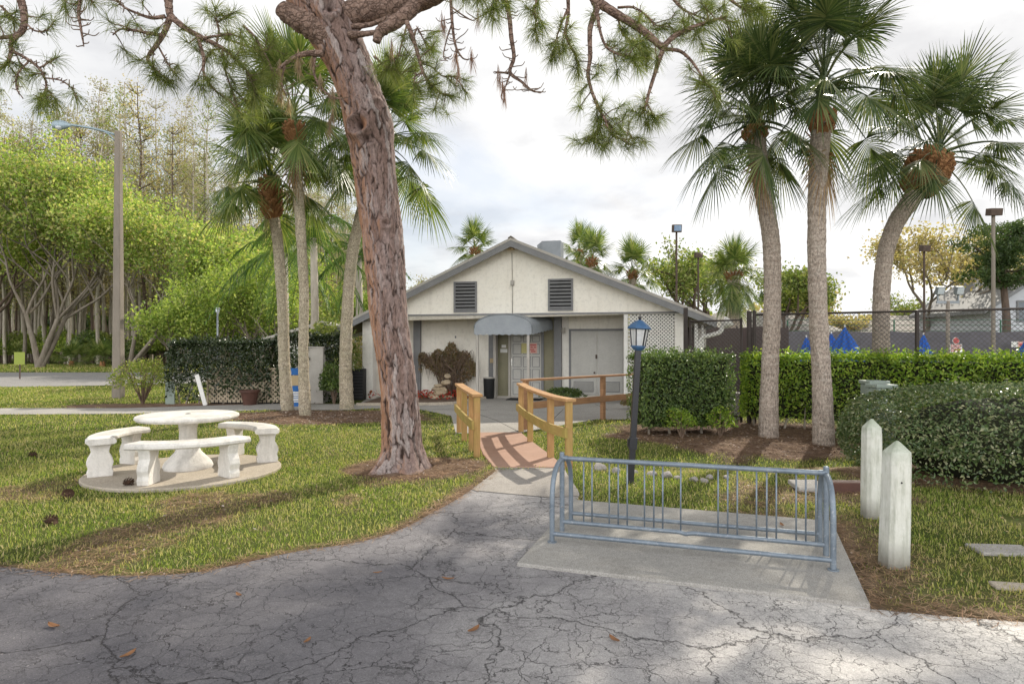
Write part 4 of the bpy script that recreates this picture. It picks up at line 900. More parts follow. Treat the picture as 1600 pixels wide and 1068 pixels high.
mb = MB(); mb.add(*rockmesh(np.random.default_rng(5), .5, .5)); o = mb.build('boulder', M['rock_grey']); o.location = ((213-800)*.027, 27, .1); tag(o, 'dark grey boulder at the road edge just right of the street lamp', 'rock')
root = empty('air_conditioner', ((560-800)*.0188, 18.8, 0), 0, 'black air conditioner unit beside the white corner pillar', 'air conditioner')
mb = MB(); mb.bx(-.2, .14, 0, .5, .0, .92); mb.build('body', M['black_rubber'], root, bevel=.02)
mb = MB()
for q in range(9): mb.bx(-.18, .12, -.012, -.002, .08+q*.09, .1+q*.09)
mb.build('grille', M['black'], root)
root = empty('neighbour_house', ((500-800)*.03, 30, 0), 0, 'pale house corner with sloping roof glimpsed between the left palms', 'house')
mb = MB(); mb.bx(-2.0, 2.4, 0, 5, -.1, 2.0); mb.build('wall', M['stucco_white'], root)
mb = MB(); mb.prism([(-2.6, 1.95), (.2, 2.75), (2.9, 1.95), (2.9, 1.85), (.2, 2.62), (-2.6, 1.83)], -.4, 5.4, up); mb.build('roof', M['trim_light'], root)
# ------------------------------------------------------------------ pool fence, gate and what stands behind it
FA, FB = np.array([4.93, 13.3]), np.array([10.3, 10.2])
fd = nrm(FB-FA); FL = np.linalg.norm(FB-FA); root = empty('chain_link_fence', (*FA, 0), math.atan2(fd[1], fd[0]), 'black chain link pool fence running along the bright right hedge', 'fence')
ht = 2.26
for s_ in (0, .10, 2.95, 5.9): 
    mb = MB(); mb.tube([(s_, 0, -.1), (s_, 0, ht+(.06 if s_ < 1 else .0)), (s_, 0, ht+(.08 if s_ < 1 else .01))], [.05, .05, .02] if s_ < .05 else [.036, .036, .015], 12); mb.build('post', M['fence_metal'], root, True, 40)
mb = MB(); mb.tube([(.1, 0, ht-.02), (FL, 0, ht-.02)], .022, 10); mb.build('top_rail', M['fence_metal'], root, True)
def chain(mb, L, z0, z1, sp=.085, w=.0075):
    h = z1-z0; k = -h
    while k < L:
        t0, t1 = max(0, -k), min(h, L-k)
        if t1 > t0:
            for s_, d in ((0, .004), (1, -.004)):
                a, b = (k+t0, z0+t0), (k+t1, z0+t1)
                if s_: a, b = (a[0], z0+z1-a[1]), (b[0], z0+z1-b[1])
                mb.bar((a[0], d, a[1]), (b[0], d, b[1]), w, .004, (0, 1, 0))
        k += sp
mb = MB(); chain(mb, FL, .03, ht-.03); mb.build('wire_mesh', M['wire'], root)
root = empty('chain_link_gate', (3.95, 14.25, 0), math.atan2(13.35-14.25, 4.84-3.95), 'narrow black chain link gate between the clubhouse and the fence post', 'gate'); GLn = math.hypot(.89, .9)
for s_ in (.02, GLn-.06): mb = MB(); mb.tube([(s_, 0, 0), (s_, 0, 2.18)], .026, 10); mb.build('upright', M['fence_metal'], root, True)
for z in (2.14, .12): mb = MB(); mb.tube([(.02, 0, z), (GLn-.06, 0, z)], .02, 10); mb.build('rail', M['fence_metal'], root, True)
mb = MB(); chain(mb, GLn-.08, .13, 2.12); mb.build('wire_mesh', M['wire'], root)
mb = MB(); mb.bx(-.04, .04, -.04, .04, 0, 2.45); o = mb.build('gate_post', M['fence_metal']); o.location = (3.88, 14.3, 0); tag(o, 'square dark gate post at the right corner of the clubhouse', 'post')
mb = MB(); mb.tube([(0, 0, 0), (0, 0, .52)], .13, 14); mb.lathe([(.14, .52), (.14, .58), (.02, .6)], 14); o = mb.build('stone_pedestal', M['pad'], smooth=True, sharp=40); o.location = ((1151-800)*.0139, 13.9, 0); tag(o, 'short pale pedestal in the gap between the two hedges', 'pedestal')
# pool heater pipe
root = empty('pipe_stand', (0, 0, 0), 0, 'white pipework with a curved basket ended pipe beyond the gate', 'pipework'); Yp = 17.0
mb = MB(); mb.tube(smoothpath([at(1092, 560, Yp), at(1095, 530, Yp), at(1108, 524, Yp), at(1124, 519, Yp), at(1130, 508, Yp)], 6), .06, 10); mb.tube([at(1088, 600, Yp), at(1088, 505, Yp)], .05, 8); mb.tube([at(1098, 600, Yp), at(1098, 508, Yp)], .035, 8); mb.build('pipes', M['lattice'], root, True)
mb = MB(); mb.lathe([(.1, 0), (.13, .12), (.16, .2)], 16, at(1131, 509, Yp), roty(.8)); mb.build('basket', M['white_paint'], root, True)
mb = MB(); mb.box(at(1094, 528, Yp+.1), (.28, .15, .5)); mb.build('control_box', M['trim_light'], root, bevel=.01)
def screen(name, px0, px1, Y, top, m, label, pm, step=2.6, wires=None):
    x0, x1 = (px0-800)*Y/1000, (px1-800)*Y/1000; root = empty(name, (x0, Y, 0), 0, label, 'fence'); h = H+(540-top)*Y/1000; n = max(2, int((x1-x0)/step))
    mb = MB(); xx = np.linspace(0, x1-x0, 60); V = np.r_[np.c_[xx, .03*np.sin(xx*5), np.zeros(60)], np.c_[xx, .03*np.sin(xx*5+.5), h+.03*np.sin(xx*3)]]
    mb.add(V, [[i, i+1, 61+i, 60+i] for i in range(59)]); mb.build('windscreen', m, root)
    for i in range(n+1):
        mb = MB(); x = (x1-x0)*i/n; mb.tube([(x, .1, 0), (x, .1, h+(wires or .05))], .035, 8); mb.build('post', pm, root, True)
    if wires:
        mb = MB()
        for z in (h+.05, h+wires*.55, h+wires): mb.tube([(0, .1, z), (x1-x0, .1, z)], .014, 6)
        mb.build('wires', pm, root)
screen('brown_screen_fence', 1074, 1232, 22, 511, M['screen_brown'], 'dark brown windscreen fence behind the pool gate', M['fence_metal'])
screen('tennis_fence', 1232, 1900, 30, 518, M['screen_grey'], 'grey tennis court windscreen with green posts and wires', M['green_metal'], 4.2, .55)
def umb(px, Y, top, r, label):
    root = empty('closed_umbrella', ((px-800)*Y/1000, Y, 0), .3*px, label, 'umbrella', 'closed blue pool umbrellas'); zt = H+(540-top)*Y/1000
    st = lambda a: 1+.2*np.cos(8*a)
    mb = MB(); mb.lathe([(.01, zt), (.05, zt-.1), (r*.42, zt-.5), (r*.8, zt-1.05), (r, zt-1.4), (r*.9, zt-1.42)], 64, star=st); mb.build('canopy', M['umbrella'], root, True)
    mb = MB(); mb.tube([(0, 0, .0), (0, 0, zt-.3)], .022, 8); mb.tube([(0, 0, zt-.05), (0, 0, zt+.05)], .02, 8); mb.build('pole', M['white_paint'], root, True)
    mb = MB(); mb.lathe([(.25, 0), (.25, .06), (.04, .1)], 16); mb.build('base', M['pad'], root)
umb(1260, 20.5, 526, .42, 'closed blue umbrella farthest left, left of the middle right palm'); umb(1272, 19, 519, .5, 'closed blue umbrella partly hidden by the left side of the middle right palm')
umb(1299, 19.5, 520, .5, 'closed blue umbrella partly hidden by the right side of the middle right palm'); umb(1320, 18, 510, .62, 'largest closed blue umbrella, right of the middle right palm'); umb(1443, 20, 522, .42, 'single closed blue umbrella standing alone right of the leaning palm'); umb(1606, 18, 524, .5, 'closed blue umbrella cut by the right edge')
def pole(px, Y, top, w, head, label, hm='metal_rust', pm='metal_rust', lens='lamp_lens_blue', hw=.34, kind='lamp'):
    root = empty('light_pole', ((px-800)*Y/1000, Y, 0), 0, label, 'light pole', 'court light poles'); zt = H+(540-top)*Y/1000
    mb = MB(); mb.tube([(0, 0, 0), (0, 0, zt)], [w, w*.8], 10); mb.build('pole', M[pm], root, True, 40)
    mb = MB(); mb.box((0, -.05, zt+head*.4), (hw, .35, head), rotx(.15)); mb.build('lamp_head', M[hm], root, bevel=.02)
    if lens: mb = MB(); mb.box((0, -.235, zt+head*.36), (hw*.82, .02, head*.72), rotx(.15)); mb.build('lens', M[lens], root)
pole(1057, 30, 362, .055, .36, 'tall thin light pole with blue lens just right of the gable', hw=.4)
pole(1091, 36, 402, .06, .3, 'shorter thin light pole next to the background palm', lens=None, hw=.4)
pole(1444, 30, 392, .055, .3, 'brown light pole behind the leaning right palm', lens=None, hw=.36)
pole(1552, 27, 336, .09, .3, 'thick grey light pole rising highest at the far right', 'metal_rust', 'pole_concrete', None, .5)
root = empty('court_floodlights', ((1481-800)*.028, 28, 0), 0, 'low concrete post with two pale square court floodlights on a crossbar', 'floodlight')
mb = MB(); mb.tube([(0, 0, 0), (0, 0, H+70*.028)], .08, 10); mb.build('post', M['pole_concrete'], root, True)
mb = MB(); mb.bx(-.5, .5, -.03, .03, H+66*.028, H+70*.028); mb.bx(-.47, -.42, -.03, .03, H+70*.028, H+80*.028); mb.bx(.42, .47, -.03, .03, H+70*.028, H+80*.028); mb.build('crossbar', M['metal_grey'], root)
for x in (-.42, .42):
    mb = MB(); mb.box((x, -.1, H+86*.028), (.34, .16, .36), rotx(.3)); q = mb.build('floodlight', M['metal_grey'], root, bevel=.02); mb = MB(); mb.box((x, -.2, H+85*.028), (.28, .02, .28), rotx(.3)); mb.build('lens', M['lamp_lens'], q)
root = empty('pool_rules_sign', ((1494-800)*.016, 16, 0), 0, 'red and white pool notice below a round sign on the fence', 'sign')
mb = MB(); mb.bx(-.02, .02, .02, .05, 0, 1.75); mb.build('post', M['metal_grey'], root)
mb = MB(); mb.bx(-.15, .15, 0, .012, H-10.5*.016, H+2.5*.016); q = mb.build('notice', M['sign_white'], root)
mb = MB(); rq = np.random.default_rng(2)
for i in range(4):
    x = -.13
    while x < .11:
        w = rq.uniform(.02, .05); mb.bx(x, min(x+w, .13), -.004, -.001, H+.02-i*.045-.025, H+.02-i*.045+.004); x += w+.012
mb.build('red_print', M['sign_red'], q)
mb = MB(); mb.lathe([(.01, -.006), (.085, -.006), (.085, .006), (.01, .006)], 20, (0, .01, H+8*.016), rotx(PI/2)); q = mb.build('round_sign', M['sign_white'], root)
mb = MB(); mb.lathe([(.06, .0), (.075, .0), (.075, .004), (.06, .004)], 20, (0, .0025, H+8*.016), rotx(PI/2)); mb.bar((-.05, .0, H+8*.016+.05), (.05, .0, H+8*.016-.05), .014, .004, (0, 1, 0)); mb.build('red_ring', M['sign_red'], q)
root = empty('court_notice', ((1590-800)*.0295, 29.5, 0), 0, 'small white and pink notice on the court windscreen at the right edge', 'sign')
mb = MB(); mb.bx(-.28, .0, 0, .02, H-.06, H+.2); mb.build('white_notice', M['sign_white'], root); mb = MB(); mb.bx(.02, .28, 0, .02, H-.06, H+.2); mb.build('pink_notice', M['sign_pink'], root)
mb = MB(); mb.bx(.08, .22, -.005, -.001, H, H+.12); mb.build('print_block', M['sign_red'], root)
# far buildings on the right
def hiproof(name, px0, px1, Y, eave, ridge, label, inset=60, dep=9):
    x0, x1 = (px0-800)*Y/1000, (px1-800)*Y/1000; root = empty(name, (x0, Y, 0), 0, label, 'building', 'low houses beyond the courts'); W_ = x1-x0; ze = H+(540-eave)*Y/1000; zr = H+(540-ridge)*Y/1000; i_ = inset*Y/1000
    mb = MB(); mb.bx(.4, W_-.4, .4, dep-.4, -.1, ze-.05); mb.build('wall', M['stucco_white'], root)
    mb = MB(); mb.add([(0, 0, ze), (W_, 0, ze), (W_, dep, ze), (0, dep, ze), (i_, dep/2, zr), (W_-i_, dep/2, zr)], [[0, 1, 5, 4], [2, 3, 4, 5]]); mb.f.append(np.array([[1, 2, 5], [3, 0, 4]])); mb.f.append(np.array([[3, 2, 1, 0]])); mb.build('roof', M['house_roof'], root)
    for k in np.linspace(.15, .85, 5):
        mb = MB(); mb.bx(W_*k-.5, W_*k+.5, .37, .398, 1.0, 2.2); mb.build('window', M['window'], root)
hiproof('low_house', 1105, 1330, 44, 519, 482, 'low tan roofed house seen beyond the pool between the right palms', 50)
hiproof('low_house', 1385, 1640, 46, 520, 488, 'low tan roofed house beyond the tennis court at the right', 55)
root = empty('white_house', ((1548-800)*.04, 40, 0), 0, 'tall white gabled house with a dark window at the right edge', 'house')
zf = lambda y: H+(540-y)*.04
mb = MB(); mb.prism([(0, -.1), (6, -.1), (6, zf(395)), (5, zf(395)), (0, zf(478))], 0, 7, up); mb.build('wall', M['house_white'], root)
mb = MB(); mb.prism([(-.6, zf(484)), (5.2, zf(392)), (5.2, zf(398)), (-.6, zf(490))], -.3, 7.3, up); mb.build('roof', M['trim'], root)
mb = MB(); mb.bx(1.7, 3.2, -.04, -.003, zf(503), zf(472)); q = mb.build('window', M['window'], root); mb = MB(); mb.bx(1.6, 3.3, -.07, -.042, zf(472), zf(469)); mb.bx(1.6, 1.7, -.07, -.042, zf(503), zf(472)); mb.build('frame', M['trim'], q)
# ------------------------------------------------------------------ hedges
def hedge(name, A, B, width, h, n, size, m, label, seed, wob=.06, core=True, low=0.0, thin=0.0):
    g = np.random.default_rng(seed); A = np.array(A, float); B = np.array(B, float); L = np.linalg.norm(B-A); root = empty(name, (*A, 0), math.atan2(*(B-A)[::-1]), label, 'hedge')
    face = g.choice(5, n, p=[.42, .14, .3, .07, .07]); u, v = g.random(n), g.random(n); P = np.zeros((n, 3)); N = np.zeros((n, 3))
    for f in range(5):
        k = face == f; a, b = u[k], v[k]; w = width/2; z = low+b*(h-low); o_ = np.ones(len(a))
        P[k] = {0: np.c_[a*L, -w*o_, z], 1: np.c_[a*L, w*o_, z], 2: np.c_[a*L, (b-.5)*width, h*o_], 3: np.c_[0*o_, (a-.5)*width, z], 4: np.c_[L*o_, (a-.5)*width, z]}[f]
        N[k] = [(0, -1, 0), (0, 1, 0), (0, 0, 1), (-1, 0, 0), (1, 0, 0)][f]
    q = P[:, 0]+P[:, 1]*3; bul = (fbm(q, P[:, 2]*1.3, 1.7, seed)-.5)*2*wob+(fbm(q, P[:, 2], 6, seed+3)-.5)*wob
    P = P+N*(bul-np.abs(g.normal(0, .05, n)))[:, None]+g.normal(0, .018, (n, 3))
    # round the top edges, leave the foot sparse
    k = np.ones(n, bool)
    if thin: k = g.random(n) > thin*np.clip(1-P[:, 2]/(h*.6), 0, 1)*(.4+1.2*fbm(q, P[:, 2], 2.2, seed+8))
    k &= g.random(n) > .3*np.clip((fbm(q, P[:, 2], 3.2, seed+20)-.58)/.1, 0, 1)
    P[:, 2] = np.maximum(P[:, 2], .02); mb = MB(); mb.add(*leaves(P[k], size*g.uniform(.7, 1.25, k.sum()), g, .55, N[k]+np.array([0, 0, .5]), .9))
    s = g.random(n) < .06; s &= (face == 2); T = P[s]+np.c_[np.zeros((s.sum(), 2)), g.uniform(.01, .13, s.sum())]; mb.add(*leaves(np.repeat(T, 3, 0)+g.normal(0, .02, (len(T)*3, 3)), size, g, .5)); mb.build('foliage', m, root)
    mb = MB(); 
    if core: mb.bx(.12, L-.12, -width/2+.13, width/2-.13, max(low, .12), h-.12); mb.build('shade_core', M['core'], root)  # added solid dark box, not twigs; blocks light through the hedge
    mb = MB()
    for x in np.arange(.2, L, .33): mb.tube([(x+g.uniform(-.08, .08), g.uniform(-.1, .1)-width*.25, -.05), (x+g.uniform(-.05, .05), g.uniform(-.1, .1)-width*.2, .5)], [.025, .018], 6)
    mb.build('stems', M['trunk_pale'], root, True); return root
hedge('clipped_hedge', (2.25, 11.75), (3.95, 11.95), 1.0, 1.44, 15000, .05, M['leaf_hedge'], 'dark clipped square hedge beside the black lamp post', 31, .03, low=.16)
hedge('boundary_hedge', (4.72, 13.05), (10.6, 9.85), .75, 1.42, 34000, .058, M['leaf_hedge_bright'], 'long bright green hedge along the chain link pool fence', 32, .07, low=.2, thin=.5)
mb = MB()
hg = np.random.default_rng(36)
for px, Y, r, h, lab in ((1065, 11.15, .3, .42, 'bright green sucker shoots at the middle foot of the dark clipped hedge'), (1125, 11.25, .28, .42, 'bright green sucker shoots at the right foot of the dark clipped hedge')):
    shrub('hedge_shoots', ((px-800)*Y/1000, Y, 0), r, h*1.3, M['leaf_hedge_bright'], 900, .055, lab, 'shrub', px)
# hedge on the left with lattice behind
LH = [((268-800)*.0178, 18.0), ((425-800)*.0176, 17.9), ((525-800)*.0178, 18.6)]
hedge('screen_hedge', LH[0], LH[1], .9, 1.72, 15000, .085, M['leaf_dark'], 'tall dark glossy hedge before the lattice left of the palms', 33, .16, core=False, thin=.95)
hedge('screen_hedge', LH[1], LH[2], .9, 1.85, 9000, .085, M['leaf_dark'], 'tall dark hedge directly behind the three left palm trunks', 34, .18, core=False, thin=.6)
shrub('side_shrub', ((522-800)*.0176, 17.6, 0), .42, 1.15, M['leaf_hedge'], 5200, .07, 'rounded dark shrub between the beige panel and the third left palm', seed=12)
shrub('side_shrub', ((508-800)*.0186, 18.9, 0), .95, 2.5, M['leaf_oak'], 5000, .09, 'tall loose green shrub rising behind the beige panel', seed=14)
shrub('side_shrub', ((572-800)*.021, 21, 0), .8, 2.3, M['leaf_tan'], 2200, .1, 'orange tinged shrub glimpsed left of the white corner pillar', seed=15)
shrub('yellow_shrub', (gd(238, 628)[0], 17.7, 0), .78, 1.35, M['leaf_yellow'], 3300, .07, 'loose yellow green shrub just right of the street lamp', seed=13, stems=26)
root = empty('lattice_fence', ((328-800)*.0177, 17.62, 0), 0, 'tan wooden lattice panel showing through the foot of the dark left hedge', 'fence'); mb = MB(); latt(mb, 0, 2.0, .05, .95, 0, .12, .045); mb.build('lattice', M['lattice_tan'], root)
mb = MB(); mb.bx(-.05, 2.05, -.02, .02, .952, 1.0); mb.bx(-.05, -.003, -.03, .03, 0, .95); mb.bx(2.003, 2.05, -.03, .03, 0, .95); mb.build('frame', M['lattice_tan'], root)
mb = MB(); mb.bx(0, 2.0, .1, .13, .0, .94); mb.build('backing_board', M['void'], root)
# big rounded bush on the right
root = empty('round_bush', (6.72, 8.05, 0), 0, 'large rounded grey green clipped bush behind the two bollards', 'bush')
g = np.random.default_rng(41); n = 42000; d = nrm(g.normal(size=(n, 3))); d[:, 2] = np.abs(d[:, 2])*1.0-.35*(g.random(n) < .35); d = nrm(d)
def sup(d, e): return d*(np.sum(np.abs(d)**e, 1)**(-1/e))[:, None]
dd = sup(d, 3.3); bul = 1+(fbm(d[:, 0]*2.2, d[:, 2]*2.2+d[:, 1]*2.2, 1.6, 9)-.5)*.14
P = dd*bul[:, None]*np.array([2.3, 1.42, .76])+np.array([0, 0, .36]); N = nrm(d/np.array([2.25, 1.42, .6])); P += -N*np.abs(g.normal(0, .03, n))[:, None]+N*(g.random(n) < .03)[:, None]*g.uniform(.02, .09, (n, 1))+g.normal(0, .014, (n, 3))
kk = P[:, 2] > .03; P, N, n = P[kk], N[kk], int(kk.sum()); mb = MB(); hole = g.random(n) > .25*np.clip((fbm(P[:, 0]*1.5, P[:, 2]*2+P[:, 1], 1.7, 33)-.6)/.08, 0, 1); P, N = P[hole], N[hole]; mb.add(*leaves(P, .042*g.uniform(.7, 1.3, len(P)), g, .55, N+np.array([0, 0, .3]), 1.0)); mb.build('foliage', M['leaf_bush'], root)
V = nrm(np.random.default_rng(1).normal(size=(10, 3))); mb = MB(); t = np.linspace(-PI/2, PI/2, 9); mb.lathe([(math.cos(q)**.6*.90+1e-3, math.sin(q)*.9) for q in t], 24); mb.v = [np.c_[v[:, 0]*2.0, v[:, 1]*1.2, v[:, 2]*.62+.38] for v in mb.v]; mb.build('shade_core', M['core'], root, True)  # added solid dark filler that keeps light from passing through the bush
# ------------------------------------------------------------------ palms
def fan_frond(mb, g, o, phi, el, plen, L, nseg, wd, sag):
    c = np.array([math.cos(phi), math.sin(phi), 0]); up_ = np.array([0, 0, 1.]); d = c*math.cos(el)+up_*math.sin(el)
    ts = np.linspace(0, 1, 6); pts = [o+d*plen*t-up_*sag*plen*t*t*.45 for t in ts]; mb.tube(pts, np.linspace(.022, .011, 6), 5, False)
    hub = pts[-1]; f = nrm(pts[-1]-pts[-2]); s = nrm(np.cross(f, up_)+1e-6); s = nrm(s+g.normal(0, .18, 3)); nup = np.cross(s, f)
    a = np.linspace(-1.95, 1.95, nseg); ca, sa = np.cos(a), np.sin(a); Ls = L*(.70+.32*np.maximum(ca, -.2))*g.uniform(.84, 1.08, nseg)
    dr = f*ca[:, None]+s*sa[:, None]-nup*(np.abs(sa)*g.uniform(.18, .42))[:, None]; dr = nrm(dr)
    # costa carries the mid segments further out and bends down
    root = hub+f*(np.maximum(ca, 0)*L*.22)[:, None]-up_*(np.maximum(ca, 0)*L*.05*sag)[:, None]
    wv = nrm(-f*sa[:, None]+s*ca[:, None]); sg = sag*g.uniform(.5, 1.25, nseg)
    rows = []
    for t, w in ((0, .35), (.4, 1.0), (.72, .75), (1.0, .06)):
        p = root+dr*(Ls*t)[:, None]; p = p-up_[None, :]*(sg*Ls*.22*t*t*(1+1.2*t))[:, None]
        rows += [p-wv*(wd*w*.5), p+wv*(wd*w*.5)]
    V = np.stack(rows, 1).reshape(-1, 3); q = np.arange(nseg)[:, None]*8
    mb.add(V, np.concatenate([q+np.array([[0, 1, 3, 2]]), q+np.array([[2, 3, 5, 4]]), q+np.array([[4, 5, 7, 6]])]))
def palm_crown(g, nf, plen, L, nseg=44, wd=.032, lo=-50, hi=82, dead=3):
    mb = MB(); md = MB(); ph = g.uniform(0, 6.28)
    for i in range(nf):
        t = i/(nf-1); el = R_(hi+(lo-hi)*t**.9+g.uniform(-11, 11)); ph += 2.399+g.uniform(-.2, .2)
        fan_frond(mb, g, np.array([0, 0, -.42*t]), ph, el, plen*g.uniform(.8, 1.12)*(.75+.35*min(1, t*2)), L*g.uniform(.88, 1.1), nseg, wd, .16+.5*t)
    for i in range(dead):
        ph += 2.1; fan_frond(md, g, np.array([0, 0, -.35]), ph, R_(-72+g.uniform(-8, 8)), plen*.35, L*.7, 26, wd*.8, .8)
    return mb, md
def boots(g, r, h, n=90, out=.12):
    mb = MB()
    for k in range(n):
        t = k/n; a = k*2.399; z = -h*t+g.uniform(-.02, .02); c = np.array([math.cos(a), math.sin(a), 0]); s = np.array([-c[1], c[0], 0]); rr_ = r*(1+.15*math.sin(PI*min(1, t*1.15)))
        p = c*rr_*.8+np.array([0, 0, z-.06]); q = c*(rr_+out*g.uniform(.5, 1.1))+np.array([0, 0, z+.11+g.uniform(-.03, .04)])+s*g.uniform(-.05, .05); w0, w1, th = .055, .032, np.array([0, 0, .018])
        mb.add([p-s*w0-th, p+s*w0-th, p+s*w0+th, p-s*w0+th, q-s*w1-th, q+s*w1-th, q+s*w1+th, q-s*w1+th], [[0, 3, 2, 1], [4, 5, 6, 7], [0, 1, 5, 4], [1, 2, 6, 5], [2, 3, 7, 6], [3, 0, 4, 7]])
    mb.tube([(0, 0, -h*1.05), (0, 0, -h*.5), (0, 0, .05)], [r*.75, r*.95, r*.5], 12); return mb
def palm(pts, radii, label, seed, nf=38, plen=1.0, L=.95, bh=.3, br=.24, leaf='palm_leaf', trunkm='palm_trunk', lo=-18, lift=.3, wd=.034, nseg=44, dead=3, name='cabbage_palm', bn=80, n=22):
    g = np.random.default_rng(seed); P = smoothpath(pts, 8); base = P[0].copy(); root = empty(name, (base[0], base[1], 0), 0, label, 'palm tree'); P = P-np.array([base[0], base[1], 0]); P[0, 2] = -.1
    r = np.interp(np.linspace(0, 1, len(P)), np.linspace(0, 1, len(radii)), radii)
    # fine rings: resample and ripple
    s = np.linspace(0, 1, 150); P2 = np.stack([np.interp(s, np.linspace(0, 1, len(P)), P[:, k]) for k in range(3)], 1); r2 = np.interp(s, np.linspace(0, 1, len(P)), r)*(1+.02*np.sin(s*260)+.035*(g.random(150)-.5))
    mb = MB(); mb.tube(P2, r2, n); V = mb.v[0]; V[:, :2] += (fbm(V[:, 2]*1.0+np.arctan2(V[:, 1]-np.repeat(P2[:, 1], n), V[:, 0]-np.repeat(P2[:, 0], n))*1.3, V[:, 2], 3, seed)-.5)[:, None]*.035
    mb.build('trunk', M[trunkm], root, True)
    top = P[-1]; dv = nrm(P[-1]-P[-4]); zx = Vector(dv).to_track_quat('Z', 'Y').to_matrix(); Rm = np.array(zx)
    b = boots(g, br, bh, bn); b.v = [v @ Rm.T+top for v in b.v]; b.build('boots', M['boots'], root)
    c, dd_ = palm_crown(g, nf, plen, L, nseg, wd, lo, 84, dead); Rh = Rm*.35+np.eye(3)*.65
    c.v = [v @ Rh.T+top+dv*lift for v in c.v]
    c.tube([top-dv*.1, top+dv*(lift*.6), top+dv*(lift+.15)], [r[-1]*.8, r[-1]*.6, .03], 10); c.build('crown', M[leaf], root)
    if dead: dd_.v = [v @ Rh.T+top+dv*.25 for v in dd_.v]; dd_.build('dead_fronds', M['dead_frond'], root)
    return root
def path(pts, Y): return [at(a, b, Y) if not isinstance(Y, (list, tuple)) else at(a, b, Y[i]) for i, (a, b) in enumerate(pts)]
palm(path([(1201, 682), (1202, 600), (1206, 500), (1207, 430), (1204, 370), (1193, 300), (1183, 235), (1180, 205)], 11.27), [.175, .15, .145, .143, .145, .15, .16, .165], 'left palm of the three on the right, its slim trunk bowing to the right', 51, 40, 1.1, .98, .2, .1, bn=40, lift=.5, lo=-8)
palm(path([(1287, 692), (1284, 600), (1279, 500), (1276, 400), (1277, 300), (1282, 220), (1284, 180)], 10.55), [.175, .15, .143, .14, .143, .152, .16], 'tallest palm on the right with straight trunk, middle of three', 52, 42, 1.2, 1.08, .36, .115, bn=60, lift=.75, lo=-8)
palm(path([(1381, 655), (1377, 560), (1377, 470), (1383, 400), (1399, 350), (1425, 310), (1445, 275), (1456, 250)], 12.4), [.17, .155, .15, .148, .158, .168, .175, .175], 'leaning palm on the far right with an orange fuzzy boot below its crown', 53, 44, 1.3, 1.1, .66, .27, bn=260, lo=-2, lift=.4, dead=0)
palm(path([(449, 641), (444, 560), (441, 470), (434, 380), (425, 320), (423, 285)], 15.9), [.155, .135, .128, .125, .125, .125], 'left palm of the left group with an orange boot below its crown', 54, 34, 1.25, 1.12, .85, .17, lo=-5, dead=1, leaf='palm_leaf_light', trunkm='palm_trunk_moss', bn=170, wd=.046)
palm(path([(477, 649), (474, 560), (475, 460), (469, 350), (463, 250), (460, 200)], 14.8), [.14, .115, .11, .11, .115, .12], 'tall middle palm of the left group, crown among the pine branches', 55, 38, 1.25, 1.2, .3, .14, 'palm_leaf_light', 'palm_trunk_moss', lift=.5, wd=.044)
palm(path([(542, 640), (540, 570), (543, 480), (550, 400), (563, 340), (582, 280), (592, 240)], 16.2), [.18, .155, .145, .14, .14, .145, .145], 'thick palm just left of the pine trunk, its crown behind the pine', 56, 36, 1.3, 1.25, .35, .16, 'palm_leaf_light', 'palm_trunk_moss', lift=.6, wd=.046)
# palms farther back: one short, one for distance
def bgpalm(px, py, Y, label, seed, nf=30, L=1.1, plen=1.0, r=.2, leaf='palm_leaf_light'):
    return palm(path([(px, 540+1600/Y), (px+2, 500), (px, py)], Y), [r*1.2, r, r], label, seed, nf, plen, L, .4, r*1.1, leaf, 'palm_trunk', nseg=30, wd=.055, bn=40, dead=0, lo=-42, lift=.15, n=12)
bgpalm(742, 388, 36, 'palm crown showing above the left slope of the clubhouse roof', 61); bgpalm(925, 405, 34, 'left palm crown behind the right slope of the roof', 62); bgpalm(988, 424, 33, 'right palm crown behind the right slope of the roof', 63)
bgpalm(1146, 425, 31, 'round headed background palm left of the right palm group', 64, 40, 1.15, 1.0, .3); bgpalm(905, 392, 40, 'farthest palm crown peeking over the clubhouse roof', 65, 24)
